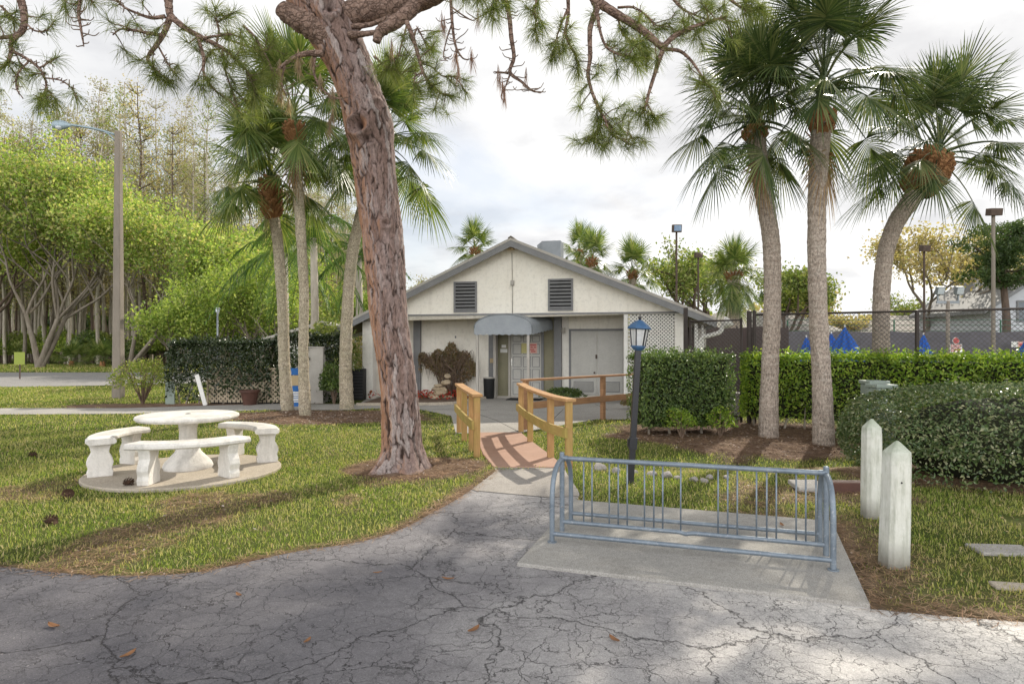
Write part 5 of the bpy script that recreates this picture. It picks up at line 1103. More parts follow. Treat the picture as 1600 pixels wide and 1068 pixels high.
# queen palms with feather fronds on the left
def queen(px, py, Y, label, seed, sc=1.0):
    g = np.random.default_rng(seed); x = (px-800)*Y/1000; root = empty('queen_palm', (x, Y, 0), 0, label, 'palm tree'); zt = H+(540-py)*Y/1000
    mb = MB(); mb.tube([(0, 0, -.1), (.05, 0, zt*.5), (0, 0, zt)], [.2, .15, .13], 12); mb.build('trunk', M['trunk_pale'], root, True)
    mb = MB(); ph = 0
    for i in range(16):
        ph += 2.399; el = R_(80-110*i/15+g.uniform(-6, 6)); c = np.array([math.cos(ph), math.sin(ph), 0]); L = 2.7*sc*g.uniform(.85, 1.1); t = np.linspace(0, 1, 30)
        P = np.array([0, 0, zt])+c*(L*math.cos(el)*t)[:, None]+np.array([0, 0, 1.])*(L*math.sin(el)*t-L*.75*t**2.2)[:, None]; mb.tube(P[::3], .014, 4, False)
        T = nrm(np.gradient(P, axis=0)); s = nrm(np.cross(T, [0, 0, 1])+1e-6)
        for sd in (-1, 1):
            l = .62*sc*np.sin(PI*(.12+.8*t))*g.uniform(.8, 1.1, 30); d = nrm(T*.55+s*sd*.8+np.array([0, 0, -.15])+g.normal(0, .12, (30, 3))); w = nrm(np.cross(d, s+[0, 0, .3]))*.022
            m_ = P+d*(l*.5)[:, None]-np.array([0, 0, .06*sc]); e = P+d*(l*.85)[:, None]-np.array([0, 0, 1.])*(l*.5)[:, None]
            V = np.stack([P-w*.6, P+w*.6, m_+w, m_-w, e], 1).reshape(-1, 3); q = np.arange(30)[:, None]*5; n0 = mb.n; mb.add(V, q+np.array([[0, 1, 2, 3]])); mb.f.append(q+np.array([[3, 2, 4]])+n0)
    mb.build('crown', M['queen_leaf'], root); return root
queen(490, 372, 24, 'feathery queen palm with drooping fronds behind the left palm trunks', 71, 1.25); queen(445, 395, 30, 'farther feathery queen palm left of the left palm group', 72, 1.2); queen(560, 400, 26, 'feathery queen palm partly hidden by the pine trunk', 73, .9)
# ------------------------------------------------------------------ the big pine
PY = 8.2; root = empty('pine_tree', (-1.435, PY, 0), 0, 'big leaning pine with reddish plated bark and needle branches overhead', 'pine tree'); O = np.array([-1.435, PY, 0])
cen = [(627, 745), (628, 700), (622, 600), (608, 500), (601, 400), (589, 300), (577, 200), (563, 150), (545, 100), (520, 50), (492, 0), (455, -60), (420, -140), (400, -240)]
Tp = smoothpath([at(a, b, PY) for a, b in cen], 10)-O
kz = np.interp; rad_y = [745, 735, 720, 700, 600, 500, 400, 300, 230, 205, 180, 150, 100, 50, 0, -60, -140, -240]; rad_w = [98, 84, 73, 64, 57, 58, 62, 63, 66, 75, 71, 66, 68, 77, 80, 70, 60, 40]
pyv = 540-(Tp[:, 2]-H)*1000/PY; r = np.interp(-pyv, [-q for q in rad_y], [w*.5*PY/1000 for w in rad_w])
m = 620; s = np.linspace(0, 1, m); si = np.linspace(0, 1, len(Tp)); P2 = np.stack([np.interp(s, si, Tp[:, k]) for k in range(3)], 1); r2 = np.interp(s, si, r); n = 150
mb = MB(); mb.tube(P2, r2, n, False); V = mb.v[0]; a = np.tile(np.linspace(0, 2*PI, n, endpoint=False), m); h = np.repeat(np.cumsum(np.r_[0, np.linalg.norm(np.diff(P2, axis=0), axis=1)]), n); R2 = np.repeat(r2, n)
g = np.random.default_rng(77); pts = []; Hh = h.max(); per = 2*PI*.29
for k in range(900): pts.append((g.uniform(0, per), g.uniform(-.1, Hh+.1)))
kd = kdtree.KDTree(len(pts)*3); c_ = 0
wx = (a/(2*PI))*per; jx = wx+(fbm(wx*1.0, h, 4, 3)-.5)*.12+(fbm(wx, h, 22, 8)-.5)*.03; jh = h+(fbm(wx, h, 4, 6)-.5)*.3
sv = .2
for q in pts:
    for off in (-per, 0, per): kd.insert((q[0]+off, q[1]*sv, 0), c_); c_ += 1
kd.balance(); rnd = g.random(c_//3+1); gro = np.empty(len(a)); pla = np.empty(len(a))
for i in range(len(a)):
    f = kd.find_n((jx[i], jh[i]*sv, 0), 2); gro[i] = f[1][2]-f[0][2]; pla[i] = rnd[f[0][1]//3]
gr = np.clip(gro/.0135+(fbm(wx, h, 16, 12)-.5)*.7, 0, 1); nv = nrm(V-np.repeat(P2, n, 0)); fine = fbm(wx, h*.5, 30, 2)
flare = np.clip(1-h/.55, 0, 1)**2*(.05+.09*np.cos(a*5+.6)+.06*np.cos(a*3)); disp = .021*np.minimum(gr*1.5, 1)**.5*(.55+.6*pla)-.018+.016*(fine-.5)+.012*(fbm(wx, h*.6, 11, 15)-.5)+.03*(fbm(np.cos(a)+h*.35, np.sin(a)+h*.2, 2, 4)-.5)+flare
# knots: hollow scars
for kx, ky, kr, dp in ((560, 195, .065, .1), (601, 348, .035, .06), (590, 160, .05, .05), (515, 12, .06, .06), (573, 215, .05, .03)):
    kp = at(kx, ky, PY-.3)-O; dist = np.linalg.norm((V-kp)*np.array([1, .6, 1]), axis=1); w = np.exp(-(dist/kr)**2); disp += -dp*w+dp*.7*np.exp(-((dist-kr*1.9)/(kr*.7))**2); gr = np.minimum(gr, 1-w*1.1)
V += nv*disp[:, None]; mb.attr += [('groove', np.clip(gr, 0, 1)), ('plate', np.clip(pla*.8+fine*.3, 0, 1))]
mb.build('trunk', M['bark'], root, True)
limbs = MB(); green = MB(); dead = MB(); moss = MB(); g = np.random.default_rng(91)
def rough(P, r, n=12, k=10, mbx=None):
    Q = smoothpath(P, k); t = np.linspace(0, 1, len(Q)); rr_ = np.interp(t, np.linspace(0, 1, len(r)), r)*g.uniform(.93, 1.07, len(Q)); (mbx or limbs).tube(Q, rr_, n); return Q
def tuft(p, d, n=85, L=.185, mbx=None, droop=.55, wd=.0032, spread=1.0):
    d = nrm(np.asarray(d)); v = nrm(g.normal(size=(n, 3))*spread+d*1.0+np.array([0, 0, -.15])); l = L*g.uniform(.7, 1.1, n); b = p-d*(g.random(n)**1.3*.13)[:, None]; s = nrm(np.cross(v, g.normal(size=(n, 3))))*wd
    m_ = b+v*(l*.55)[:, None]-np.array([0, 0, 1.])*(l*droop*.13)[:, None]; e = b+v*(l*.95)[:, None]-np.array([0, 0, 1.])*(l*droop*.48)[:, None]
    V = np.stack([b-s*.5, b+s*.5, m_+s*.5, m_-s*.5, e], 1).reshape(-1, 3); q = np.arange(n)[:, None]*5; mm = mbx or green; n0 = mm.n; mm.add(V, q+np.array([[0, 1, 2, 3]])); mm.f.append(q+np.array([[3, 2, 4]])+n0)
twig = MB()
def grow_twig(p, d, L=.35, r=.006, tip=True, droop=.0, nt=95):
    d = nrm(d); side = g.normal(0, .35, 3); P = [p, p+d*L*.35+side*L*.12, p+d*L*.7+side*L*.2-np.array([0, 0, droop*L*.3]), p+d*L*.9+side*L*.15+np.array([0, 0, (.22-droop)*L])]
    Q = smoothpath(P, 4); twig.tube(Q, np.linspace(r, r*.6, len(Q)), 6)
    if tip: tuft(Q[-1], nrm(Q[-1]-Q[-3])+np.array([0, 0, .15]), nt)
    return Q[-1]
def branch(px, Y, r, ntw=10, frac=.35, nt=95, tip=True, L=(.08, .28)):
    Yl = Y if isinstance(Y, (list, tuple)) else [Y]*len(px); P = [at(a, b, y)-O for (a, b), y in zip(px, Yl)]; Q = rough(P, r, 9, 7); N = len(Q)
    # short peg twigs make the bare wood knobbly
    for k in range(int(N*.8)):
        i = g.integers(1, N-1); d = nrm(g.normal(size=3)); twig.tube([Q[i], Q[i]+d*g.uniform(.02, .06)], [.006, .004], 5)
    for k in range(ntw):
        t = frac+(1-frac)*(k+g.random())/max(ntw, 1); i = min(int(t*(N-1)), N-2); d = nrm(Q[i+1]-Q[i]); grow_twig(Q[i], nrm(d*.6+g.normal(0, .7, 3)+np.array([0, 0, -.05])), g.uniform(*L), .0065, True, g.uniform(0, .5), nt)
    if tip: tuft(Q[-1], Q[-1]-Q[-3], nt)
    return Q
# heavy wood: the right limb, its stub, the left stump and the limbs above the frame
rough([at(a, b, y)-O for a, b, y in ((520, 40, 8.2), (560, 22, 8.15), (610, 12, 8.0), (665, -4, 7.7), (740, -45, 7.3), (830, -70, 6.9), (925, -55, 6.5))], [.2, .17, .15, .13, .105, .085, .055], 24, 14)
rough([at(a, b, y)-O for a, b, y in ((655, 3, 7.75), (635, 22, 7.6), (612, 38, 7.55), (594, 50, 7.55), (588, 66, 7.55))], [.08, .085, .08, .065, .045], 14, 8)
rough([at(a, b, y)-O for a, b, y in ((520, 62, 8.1), (490, 42, 8.05), (462, 28, 8.0), (443, 16, 8.0), (438, 12, 8.0))], [.2, .17, .14, .11, .075], 24, 8)
rough([at(a, b, y)-O for a, b, y in ((545, 55, 7.95), (570, 53, 7.9), (590, 50, 7.8))], [.05, .035, .028], 9, 6); rough([at(a, b, y)-O for a, b, y in ((550, 42, 7.95), (580, 38, 7.9), (610, 26, 7.8))], [.035, .03, .03], 9, 6)
rough([at(a, b, y)-O for a, b, y in ((425, -130, 8.2), (360, -110, 7.6), (300, -60, 6.8), (262, -12, 6.2))], [.14, .1, .075, .04], 16, 10)
rough([at(a, b, y)-O for a, b, y in ((400, -200, 8.2), (250, -170, 7.2), (120, -100, 6.4), (28, -12, 6.0))], [.13, .1, .07, .04], 16, 10)
rough([at(a, b, y)-O for a, b, y in ((740, -45, 7.3), (760, -40, 7.0), (785, -12, 6.6))], [.05, .04, .026], 10, 6); rough([at(a, b, y)-O for a, b, y in ((680, -10, 7.6), (695, -20, 7.2), (704, -8, 6.8))], [.05, .04, .02], 10, 6)
YR = 6.4
branch([(880, -62), (915, -30), (928, -3), (960, 20), (1002, 46), (1035, 75)], YR, [.055, .052, .048, .042, .038, .034], 7, .3)
branch([(1035, 75), (1052, 58), (1070, 48), (1090, 40), (1112, 33), (1135, 26)], YR, [.03, .027, .024, .02, .016, .012], 10, .4)
branch([(1036, 76), (1028, 100), (1020, 125), (1013, 148), (1008, 168), (999, 182)], YR, [.027, .022, .018, .016, .014, .01], 8, .6)
branch([(928, -2), (932, 15), (922, 45), (922, 90), (919, 120), (930, 158), (943, 182), (957, 200)], YR, [.045, .035, .026, .022, .019, .014, .012, .008], 9, .55)
branch([(919, 120), (924, 140), (938, 175), (936, 205), (915, 220)], YR+.1, [.012, .011, .01, .008, .006], 8, .4); branch([(943, 182), (955, 208), (975, 218), (998, 214)], YR-.1, [.01, .008, .007, .005], 8, .2)
branch([(886, -30), (888, 20), (884, 55), (898, 85), (905, 103)], YR+.2, [.022, .018, .014, .01, .007], 8, .3); branch([(888, 12), (878, 35), (870, 58), (865, 80)], YR+.3, [.014, .01, .008, .006], 5, .4)
branch([(932, 15), (938, 50), (948, 74), (968, 86), (990, 90)], YR-.2, [.018, .014, .012, .009, .006], 10, .4); branch([(965, 24), (972, 50), (992, 70), (1012, 88)], YR+.3, [.014, .011, .009, .006], 9, .4)
branch([(1037, 77), (1062, 80), (1080, 95), (1096, 118), (1112, 142)], YR+.1, [.02, .018, .014, .011, .007], 5, .7); branch([(965, 12), (990, 12), (1012, 26), (1026, 40), (1046, 36)], YR+.2, [.014, .012, .01, .008, .006], 8, .3)
branch([(1030, -30), (1062, 10), (1082, 22), (1112, 34)], YR+.4, [.02, .014, .01, .006], 9, .3); branch([(1100, -40), (1130, -10), (1165, 15), (1190, 8)], YR+.6, [.025, .02, .012, .008], 12, .3); branch([(832, -50), (838, -10), (836, 20), (841, 40)], YR-.3, [.012, .01, .007, .005], 6, .3)
branch([(755, -50), (752, -20), (748, -6)], YR-.5, [.012, .01, .007], 5, .2); branch([(775, -40), (778, -12), (786, 2)], YR-.6, [.012, .01, .006], 4, .2); branch([(700, -50), (720, -20), (730, -8)], YR, [.012, .01, .006], 4, .3)
# centre left green hangers by the trunk
branch([(635, 33), (645, 58), (655, 92), (662, 115), (674, 132), (690, 146), (704, 151)], 7.0, [.026, .023, .02, .017, .014, .011, .007], 10, .25); branch([(646, 60), (652, 45), (662, 62), (672, 75)], 7.1, [.012, .01, .008, .005], 6, .3); branch([(662, 115), (650, 118), (648, 130), (655, 135)], 6.9, [.01, .008, .006, .005], 3, .5)
branch([(640, 25), (630, 60), (622, 88), (612, 96), (604, 110)], 7.3, [.014, .01, .008, .006, .005], 8, .3); branch([(655, 98), (675, 105), (690, 118), (712, 120)], 7.0, [.01, .008, .006, .005], 5, .4); branch([(585, 88), (600, 102), (618, 110), (628, 118)], 7.6, [.016, .012, .008, .006], 6, .3)
# bare dying hangers with curled brown needles
def deadclump(px, py, Y, n=26, L=.16):
    p = at(px, py, Y)-O; d = np.array([0, 0, -1.]); v = nrm(g.normal(0, .28, (n, 3))+d); tuft(p, d, n, L, dead, .2, .0035, .22)
def bare(px, Y, r, pegs):
    Q = rough([at(a, b, Y)-O for a, b in px], r, 9, 8)
    for k in range(pegs):
        i = g.integers(2, len(Q)-1); d = nrm(np.array([g.choice([-1, 1])*1., g.normal(0, .5), g.uniform(-.3, .5)])); L = g.uniform(.05, .2); grow_twig(Q[i], d, L, .006, False)
    return Q
bare([(785, -14), (795, 22), (799, 60), (803, 90), (797, 113), (815, 128), (832, 142), (846, 144)], 6.5, [.03, .026, .022, .02, .018, .014, .01, .006], 22)
bare([(797, 113), (783, 114), (772, 112)], 6.5, [.01, .008, .005], 5); bare([(797, 116), (790, 135), (783, 150), (788, 160)], 6.5, [.01, .008, .006, .004], 5)
for q in ((778, 118), (781, 130), (789, 152), (785, 140), (822, 124), (788, 148)): deadclump(*q, 6.5)
bare([(704, -8), (707, 40), (712, 72), (722, 90), (732, 94)], 6.8, [.02, .016, .013, .009, .006], 18); bare([(707, 12), (720, 22), (738, 32), (746, 28)], 6.8, [.009, .008, .006, .004], 3); bare([(706, 38), (698, 62), (693, 88), (700, 96)], 6.8, [.01, .008, .006, .004], 5)
for q in ((736, 92), (738, 96), (747, 30), (690, 35), (694, 42), (712, 88), (713, 94), (716, 118), (612, 78)): deadclump(*q, 6.8, 30, .19)
for P_ in ([(1160, 250), (1160, 251)],): pass
# left hanging branches
YL = 6.1
branch([(262, -14), (264, 12), (268, 26), (292, 46), (318, 60), (348, 76), (372, 96)], YL, [.04, .036, .032, .026, .022, .018, .012], 8, .35)
branch([(266, 26), (258, 48), (245, 70), (233, 86), (232, 97), (248, 114), (268, 128)], YL, [.03, .026, .022, .018, .014, .01, .007], 6, .4); branch([(245, 68), (258, 92), (268, 108), (276, 116)], YL, [.01, .008, .006, .005], 1, .4)
branch([(258, 26), (236, 28), (212, 20), (192, 10), (180, -6)], YL, [.02, .016, .012, .01, .008], 3, .2, 60); branch([(255, 56), (232, 52), (205, 47), (188, 46), (176, 55)], YL-.1, [.018, .016, .012, .009, .006], 4, .2, 80, False); branch([(308, 54), (318, 90), (318, 112), (330, 135), (350, 152)], YL, [.018, .016, .013, .01, .007], 6, .2)
branch([(318, 60), (340, 56), (360, 54), (380, 60)], YL-.1, [.014, .01, .008, .005], 3, .5); branch([(338, 70), (342, 48), (338, 30), (346, 22)], YL, [.012, .01, .008, .006], 4, .4); branch([(348, 76), (330, 80), (322, 95)], YL+.3, [.01, .008, .006], 1, .4)
branch([(372, 96), (385, 110), (392, 125), (400, 150)], YL+.4, [.014, .01, .008, .006], 7, .1); branch([(350, 60), (380, 70), (410, 80), (430, 70)], YL+1.2, [.014, .012, .009, .006], 7, .2); branch([(380, 40), (400, 60), (420, 96), (430, 120)], YL+1.2, [.014, .012, .009, .006], 7, .2); branch([(348, 80), (352, 110), (362, 140), (372, 170)], YL+.5, [.012, .01, .008, .006], 7, .2)
YF = 5.8
branch([(28, -14), (34, 6), (38, 26), (35, 48), (20, 57), (-12, 60)], YF, [.035, .034, .03, .026, .02, .014], 3, .4); branch([(33, 50), (18, 66), (17, 85), (8, 102), (-8, 112)], YF, [.024, .02, .017, .012, .009], 4, .3)
branch([(20, 80), (45, 94), (62, 108), (71, 125), (74, 140), (88, 156)], YF, [.014, .013, .012, .01, .008, .005], 3, .5); branch([(42, 38), (54, 48), (72, 48), (84, 34)], YF, [.009, .008, .007, .005], 0, .6); branch([(62, 106), (76, 98), (90, 90)], YF, [.008, .007, .005], 0, .5); branch([(72, 122), (95, 126), (112, 138), (120, 152)], YF, [.008, .007, .006, .005], 0, .6); branch([(72, 138), (66, 150), (60, 156)], YF, [.007, .006, .005], 1, .5)
branch([(45, 96), (28, 115), (26, 138), (36, 154)], YF, [.008, .007, .006, .005], 0, .7, 60, False); branch([(2, 10), (14, 22), (26, 36)], YF+.2, [.012, .01, .006], 3, .1)
bare([(128, -12), (123, 20), (126, 42), (129, 60), (131, 73)], YL, [.018, .015, .012, .009, .005], 20); branch([(128, -20), (138, -4), (146, 4)], YL, [.012, .009, .006], 1, .2); branch([(118, -20), (108, -6), (100, 0)], YL, [.01, .008, .006], 1, .2)
# mossy dead limb left of the trunk
bare([(505, 84), (480, 84), (460, 90), (443, 102), (430, 116), (424, 140)], 7.9, [.045, .035, .028, .022, .018, .01], 16); bare([(492, 90), (490, 112), (500, 135), (516, 150), (535, 155)], 7.9, [.02, .016, .014, .012, .01], 12); bare([(445, 100), (440, 130), (448, 150)], 7.9, [.014, .01, .007], 8)
for q in [(466, 92), (467, 108), (437, 108), (434, 126), (436, 146), (440, 150), (452, 165), (500, 130), (488, 100), (520, 150), (520, 185), (515, 200)]:
    tuft(at(*q, 7.9)-O, (0, 0, -1), 60, .2, moss, .1, .005, .3)
# crown above the picture: needles along the limbs, seen only as shadow
for k in range(620):
    t = g.random(); base = np.array([-3.4, 8.2, 8.6])*(1-t)+np.array([4.6, 11.8, 10.6])*t+g.normal(0, [1.0, 1.1, .5]); zmin = 2.2+.56*base[1]
    if base[2] < zmin: continue
    tuft(base-O, g.normal(size=3), 24, .4, green, .5, .02)
rough([np.array(q)-O for q in ((-3.3, 8.2, 8.0), (-1.2, 9.0, 8.9), (1.6, 10.2, 9.6), (4.6, 11.8, 10.6))], [.16, .12, .08, .04], 14, 10); rough([np.array(q)-O for q in ((.2, 9.6, 9.3), (1.5, 12, 10.2), (2.4, 13.2, 10.8))], [.07, .05, .03], 10, 8)
limbs.build('limbs', M['limb'], root, True); twig.build('twigs', M['twig'], root, True); green.build('needles', M['needle'], root); dead.build('dead_needles', M['dead_needle'], root); moss.build('hanging_moss', M['moss'], root)
# ------------------------------------------------------------------ second pine, added out of view so its high crown dapples the drive
T2 = np.array([15.2, 17.2, 0.]); root = empty('pine_tree', T2, 0, 'second tall pine added out of view on the right to shade the driveway', 'pine tree')
limbs2 = MB(); green = MB(); twig = MB(); g = np.random.default_rng(301)
mb = MB(); Q = smoothpath([(0, 0, -.1), (-.1, 0, 4), (-.3, .1, 8), (-.2, .1, 12), (0, 0, 16)], 12); mb.tube(Q, np.interp(np.linspace(0, 1, len(Q)), [0, .1, .6, 1], [.38, .28, .2, .06])*g.uniform(.96, 1.04, len(Q)), 20); mb.build('trunk', M['limb'], root, True)
ends = [(-9.8, -2.6, 10.7), (-9.2, -1.0, 11.6), (-8.6, -3.4, 11.3), (-9.4, .6, 12.4), (-8.2, 2.0, 13.4), (-9.9, 2.2, 13.6), (-7.2, -.4, 12.6), (-6.6, 3.2, 14.2), (4, 2, 13), (3, -2.5, 12), (1, 4.5, 13.5), (-2, 4, 14), (1, -3, 14.5), (0, 1, 16.4)]
for e in ends:
    e = np.array(e); z0 = min(e[2]+.5, 15.2); st_ = np.array([-.2, .1, z0]); Q = smoothpath([st_, st_*.6+e*.4+[0, 0, .4], st_*.25+e*.75+[0, g.normal(0, .3), .3], e], 8); limbs2.tube(Q, np.linspace(.085, .02, len(Q)), 8)
    for k in range(15):
        i = int(((.78 if e[0] < -5 else .4)+.22*g.random())*(len(Q)-1)); p = Q[i]; d = nrm(g.normal(size=3)*np.array([1, 1, .5])); L = g.uniform(.3, 1.2); q = p+d*L; limbs2.tube([p, p+d*L*.5+[0, 0, .05], q], [.018, .013, .008], 4, False)
        if q[2]+0 > 1.75+.5425*(q[1]+T2[1]): tuft(q, d, 34, .28, green, .5, .009)
limbs2.build('limbs', M['limb'], root, True); green.build('needles', M['needle'], root)
# ------------------------------------------------------------------ broadleaf and forest trees
def tree(name, loc, seed, label, h, th, spread, leafm, barkm, nl, lsize, r=.25, lean=(0, 0), stems=1, clump=.9, cat='tree', group=None, twigs=True, levels=4, upb=.35, dens=1.0, flat=.7, cz=None):
    g = np.random.default_rng(seed); root = empty(name, (loc[0], loc[1], 0), 0, label, cat, group); mb = MB(); tips = []
    def grow(p, d, L, r, lv):
        q = [p]; dd = np.array(d)
        for k in range(3): dd = nrm(dd+g.normal(0, .16, 3)+np.array([0, 0, upb*.18])); q.append(q[-1]+dd*L/3)
        Q = smoothpath(q, 3); mb.tube(Q, np.linspace(r, r*.66, len(Q)), 7 if lv > 1 else 5, False); e = Q[-1]
        if lv <= 1: tips.append((e, dd)); tips.append((Q[len(Q)//2], dd))
        if lv == 0: return
        for k in range(g.integers(2, 4)):
            a = nrm(g.normal(size=3)); a[2] = abs(a[2])*.5; nd = nrm(dd*.75+a*g.uniform(.55, .95)*np.array([spread, spread, 1])+np.array([0, 0, upb*.3])); st = Q[g.integers(len(Q)//2, len(Q))] if k else e
            grow(st, nd, L*g.uniform(.68, .86), r*.62, lv-1)
    for sidx in range(stems):
        a = g.uniform(0, 6.28); d0 = nrm(np.array([lean[0]+(.35*math.cos(a+sidx*2.1) if stems > 1 else 0), lean[1]+(.2*math.sin(a+sidx*2.1) if stems > 1 else 0), 1.]))
        base = np.array([g.normal(0, r*.5) if stems > 1 else 0, 0, -.1]); P = smoothpath([base, base+d0*th*.5+g.normal(0, .05, 3)*th*.3, base+d0*th], 4); mb.tube(P, np.linspace(r*1.35, r*.8, len(P)), 10, False)
        for k in range(3): a = nrm(g.normal(size=3)); a[2] = abs(a[2]); grow(P[-1], nrm(d0*.8+a*.7*np.array([spread, spread, 1])), (h-th)*.36, r*.62, levels-1)
    T = np.array([t[0] for t in tips]); k = g.integers(0, len(T), nl); P = T[k]+g.normal(0, 1, (nl, 3))*clump*np.array([1, 1, flat])*g.uniform(.35, 1, (nl, 1)); P[:, 2] = np.maximum(P[:, 2], .4)
    mb.build('trunk', M[barkm], root, True); mb = MB(); mb.add(*leaves(P, lsize, g, .6, np.array([0, 0, .4]), .5)); mb.build('crown', M[leafm], root); return root
tree('spring_tree', ((62-800)*.046, 46, 0), 101, 'large spreading tree with fresh yellow green leaves and several dark trunks', 15.5, 4.0, 1.3, 'leaf_maple', 'trunk_grey', 46000, .23, .17, (.12, 0), 4, .8, levels=5)
tree('spring_tree', ((200-800)*.045, 45, 0), 102, 'yellow green tree on a thin trunk leaning right behind the street lamp', 12, 3.6, 1.35, 'leaf_maple', 'trunk_grey', 28000, .22, .12, (.5, 0), 3, .8, levels=5)
tree('spring_tree', (-19.5, 50, 0), 103, 'pale green rounded tree right of the leaning tree at the wood edge', 10.5, 2.2, 1.15, 'leaf_maple', 'trunk_grey', 22000, .24, .14, (0, 0), 2, .8, levels=5)
tree('spring_tree', (-43, 52, 0), 104, 'yellow green tree at the far left edge of the photo', 14, 4, 1.2, 'leaf_maple', 'trunk_dark', 14000, .25, .2, (0, 0), 2, 1.1)
# bare swamp trees of the wood: six kinds copied
fr_ = np.random.default_rng(120); proto = []
def slim(seed, h, leafm, nl, barkm='trunk_pale'):
    g = np.random.default_rng(seed); root = empty('forest_tree', (0, 0, 0), 0, 'thin bare trunked tree standing in the wood on the left', 'tree', 'slender trees of the wood'); mb = MB(); x, y = np.cumsum(g.normal(0, .12, 9)), np.cumsum(g.normal(0, .12, 9)); z = np.linspace(-.2, h, 9); P = smoothpath(np.c_[x-x[0], y-y[0], z], 3); mb.tube(P, np.linspace(.17, .03, len(P)), 7, False); L = []
    for k in range(60):
        t = g.uniform(.32, 1); i = int(t*(len(P)-1)); a = g.uniform(0, 6.28); l = g.uniform(.8, 2.6)*(1.15-t*.75); d = np.array([math.cos(a), math.sin(a), g.uniform(.15, .75)]); Q = smoothpath([P[i], P[i]+d*l*.5, P[i]+d*l+[0, 0, .25*l]], 2); mb.tube(Q, np.linspace(.035, .012, len(Q)), 4, False); L += [Q[-1], Q[2], Q[3]]
        for q in range(2): a2 = a+g.normal(0, .8); e = Q[2]+np.array([math.cos(a2), math.sin(a2), .5])*l*.45; mb.tube([Q[2], e], [.018, .01], 3, False); L.append(e)
    mb.build('trunk', M[barkm], root, True); L = np.array(L); P = L[g.integers(0, len(L), nl)]+g.normal(0, .34, (nl, 3)); mb = MB(); mb.add(*leaves(P, .17, g, .55)); mb.build('crown', M[leafm], root); return root
proto = [slim(131, 24, 'leaf_cypress', 1900), slim(132, 21, 'leaf_cypress', 1700, 'trunk_grey'), slim(133, 26, 'leaf_cypress', 2100), slim(134, 19, 'leaf_oak', 1800, 'trunk_grey'), slim(135, 23, 'leaf_oak', 1300), slim(136, 22, 'leaf_tan', 2000, 'trunk_dark')]
spots = []
for i in range(250):
    px = -60+(640*((i*97)%250+.5)/250)+fr_.uniform(-4, 4); Y = fr_.uniform(54, 90)
    spots.append((px, Y))
for i, (px, Y) in enumerate(spots):
    o = proto[i] if i < 6 else copy_tree(proto[fr_.integers(0, 6)]); s = fr_.uniform(.8, 1.12)*(1.0 if px < 330 else .72); o.location = ((px-800)*Y/1000, Y, 0); o.rotation_euler = (fr_.normal(0, .02), fr_.normal(0, .02), fr_.uniform(0, 6.28)); o.scale = (s, s, s)
# understory bushes of the wood
bs = [shrub('understory_bush', (0, 0, 0), 2.2, 3.4, M[m_], 3000, .26, 'leafy understory bush at the foot of the wood', 'bush', 140+i, 'understory bushes along the wood edge', 12) for i, m_ in enumerate(('leaf_under', 'leaf_oak', 'leaf_hedge'))]
k = 0
for i in range(46):
    px = -40+i*13.6+fr_.uniform(-5, 5); Y = fr_.uniform(51, 60) if px > 225 else fr_.uniform(57, 66)
    o = bs[i] if i < 3 else copy_tree(bs[[0, 0, 1, 2, 1][fr_.integers(0, 5)]]); o.location = ((px-800)*Y/1000, Y, 0); s = fr_.uniform(.6, 1.15)*(1.25 if px > 225 else .8); o.scale = (s, s, s*fr_.uniform(.8, 1.25)); o.rotation_euler = (0, 0, fr_.uniform(0, 6.28))
# bright thicket behind the left hedge
for i, (px, Y, h, sd, lab) in enumerate([(285, 36, 4.6, 151, 'light green bushy tree rising left behind the left hedge'), (345, 38, 6.5, 152, 'light green bushy tree beside the post top path light'), (395, 37, 6.0, 153, 'light green bushy tree left of the left palm trunks'), (432, 40, 8.5, 154, 'taller light green tree behind the left palm with the orange boot'), (505, 42, 4.6, 155, 'low green tree seen between the middle and thick left palms'), (560, 44, 5.5, 156, 'distant green tree just left of the pine trunk'), (330, 44, 8.5, 157, 'pale green tree in front of the bare wood, left of the palms')]):
    tree('thicket_tree', ((px-800)*Y/1000, Y, 0), sd, lab, h, .9, 1.25, 'leaf_under' if i != 4 else 'leaf_oak', 'trunk_grey', 8500, .17, .1, (0, 0), 2, .62, levels=4)
for px, Y, sc_, lab in ((160, 48, 1.2, 'spiky saw palmetto between the dark trunk and the street lamp'), (112, 50, 1.0, 'spiky saw palmetto at the wood edge near the big dark trunks')):
    g = np.random.default_rng(int(px)); root = empty('saw_palmetto', ((px-800)*Y/1000, Y, 0), 0, lab, 'palmetto'); c, _ = palm_crown(g, 22, 1.1*sc_, .95, 26, .06, 8, 80, 1); c.v = [v+np.array([0, 0, .35]) for v in c.v]; c.build('fronds', M['palm_leaf_light'], root); mb = MB(); mb.tube([(0, 0, -.1), (0, 0, .45)], [.25, .15], 10); mb.build('trunk', M['boots'], root)
# far belt of wood closing the horizon
def belt(name, x0, x1, Y, h, n, size, m, label, seed):
    g = np.random.default_rng(seed); x = g.uniform(x0, x1, n); top = h*(.55+.75*fbm(x, x*0, .09, seed)); z = top*g.random(n)**.8; P = np.c_[x, Y+g.uniform(-5, 5, n), z]; mb = MB(); mb.add(*leaves(P, size, g, .7, np.array([0, -1, .3]), .7)); tag(mb.build(name, M[m], None), label, 'trees', kind='stuff')
belt('far_wood', -95, -18, 98, 17, 26000, .8, 'leaf_cypress', 'dim brown green mass of the wood far behind the trunks', 171)
belt('far_wood_edge', -100, -16, 92, 6.5, 16000, .7, 'leaf_hedge', 'dark undergrowth mass deep in the wood on the left', 174)
belt('far_trees', -30, 40, 120, 9, 9000, .8, 'leaf_oak', 'distant line of trees behind the clubhouse', 172); belt('far_tree_line', 20, 120, 110, 8.5, 14000, .7, 'leaf_tan', 'distant tan and green line of trees on the right', 173)
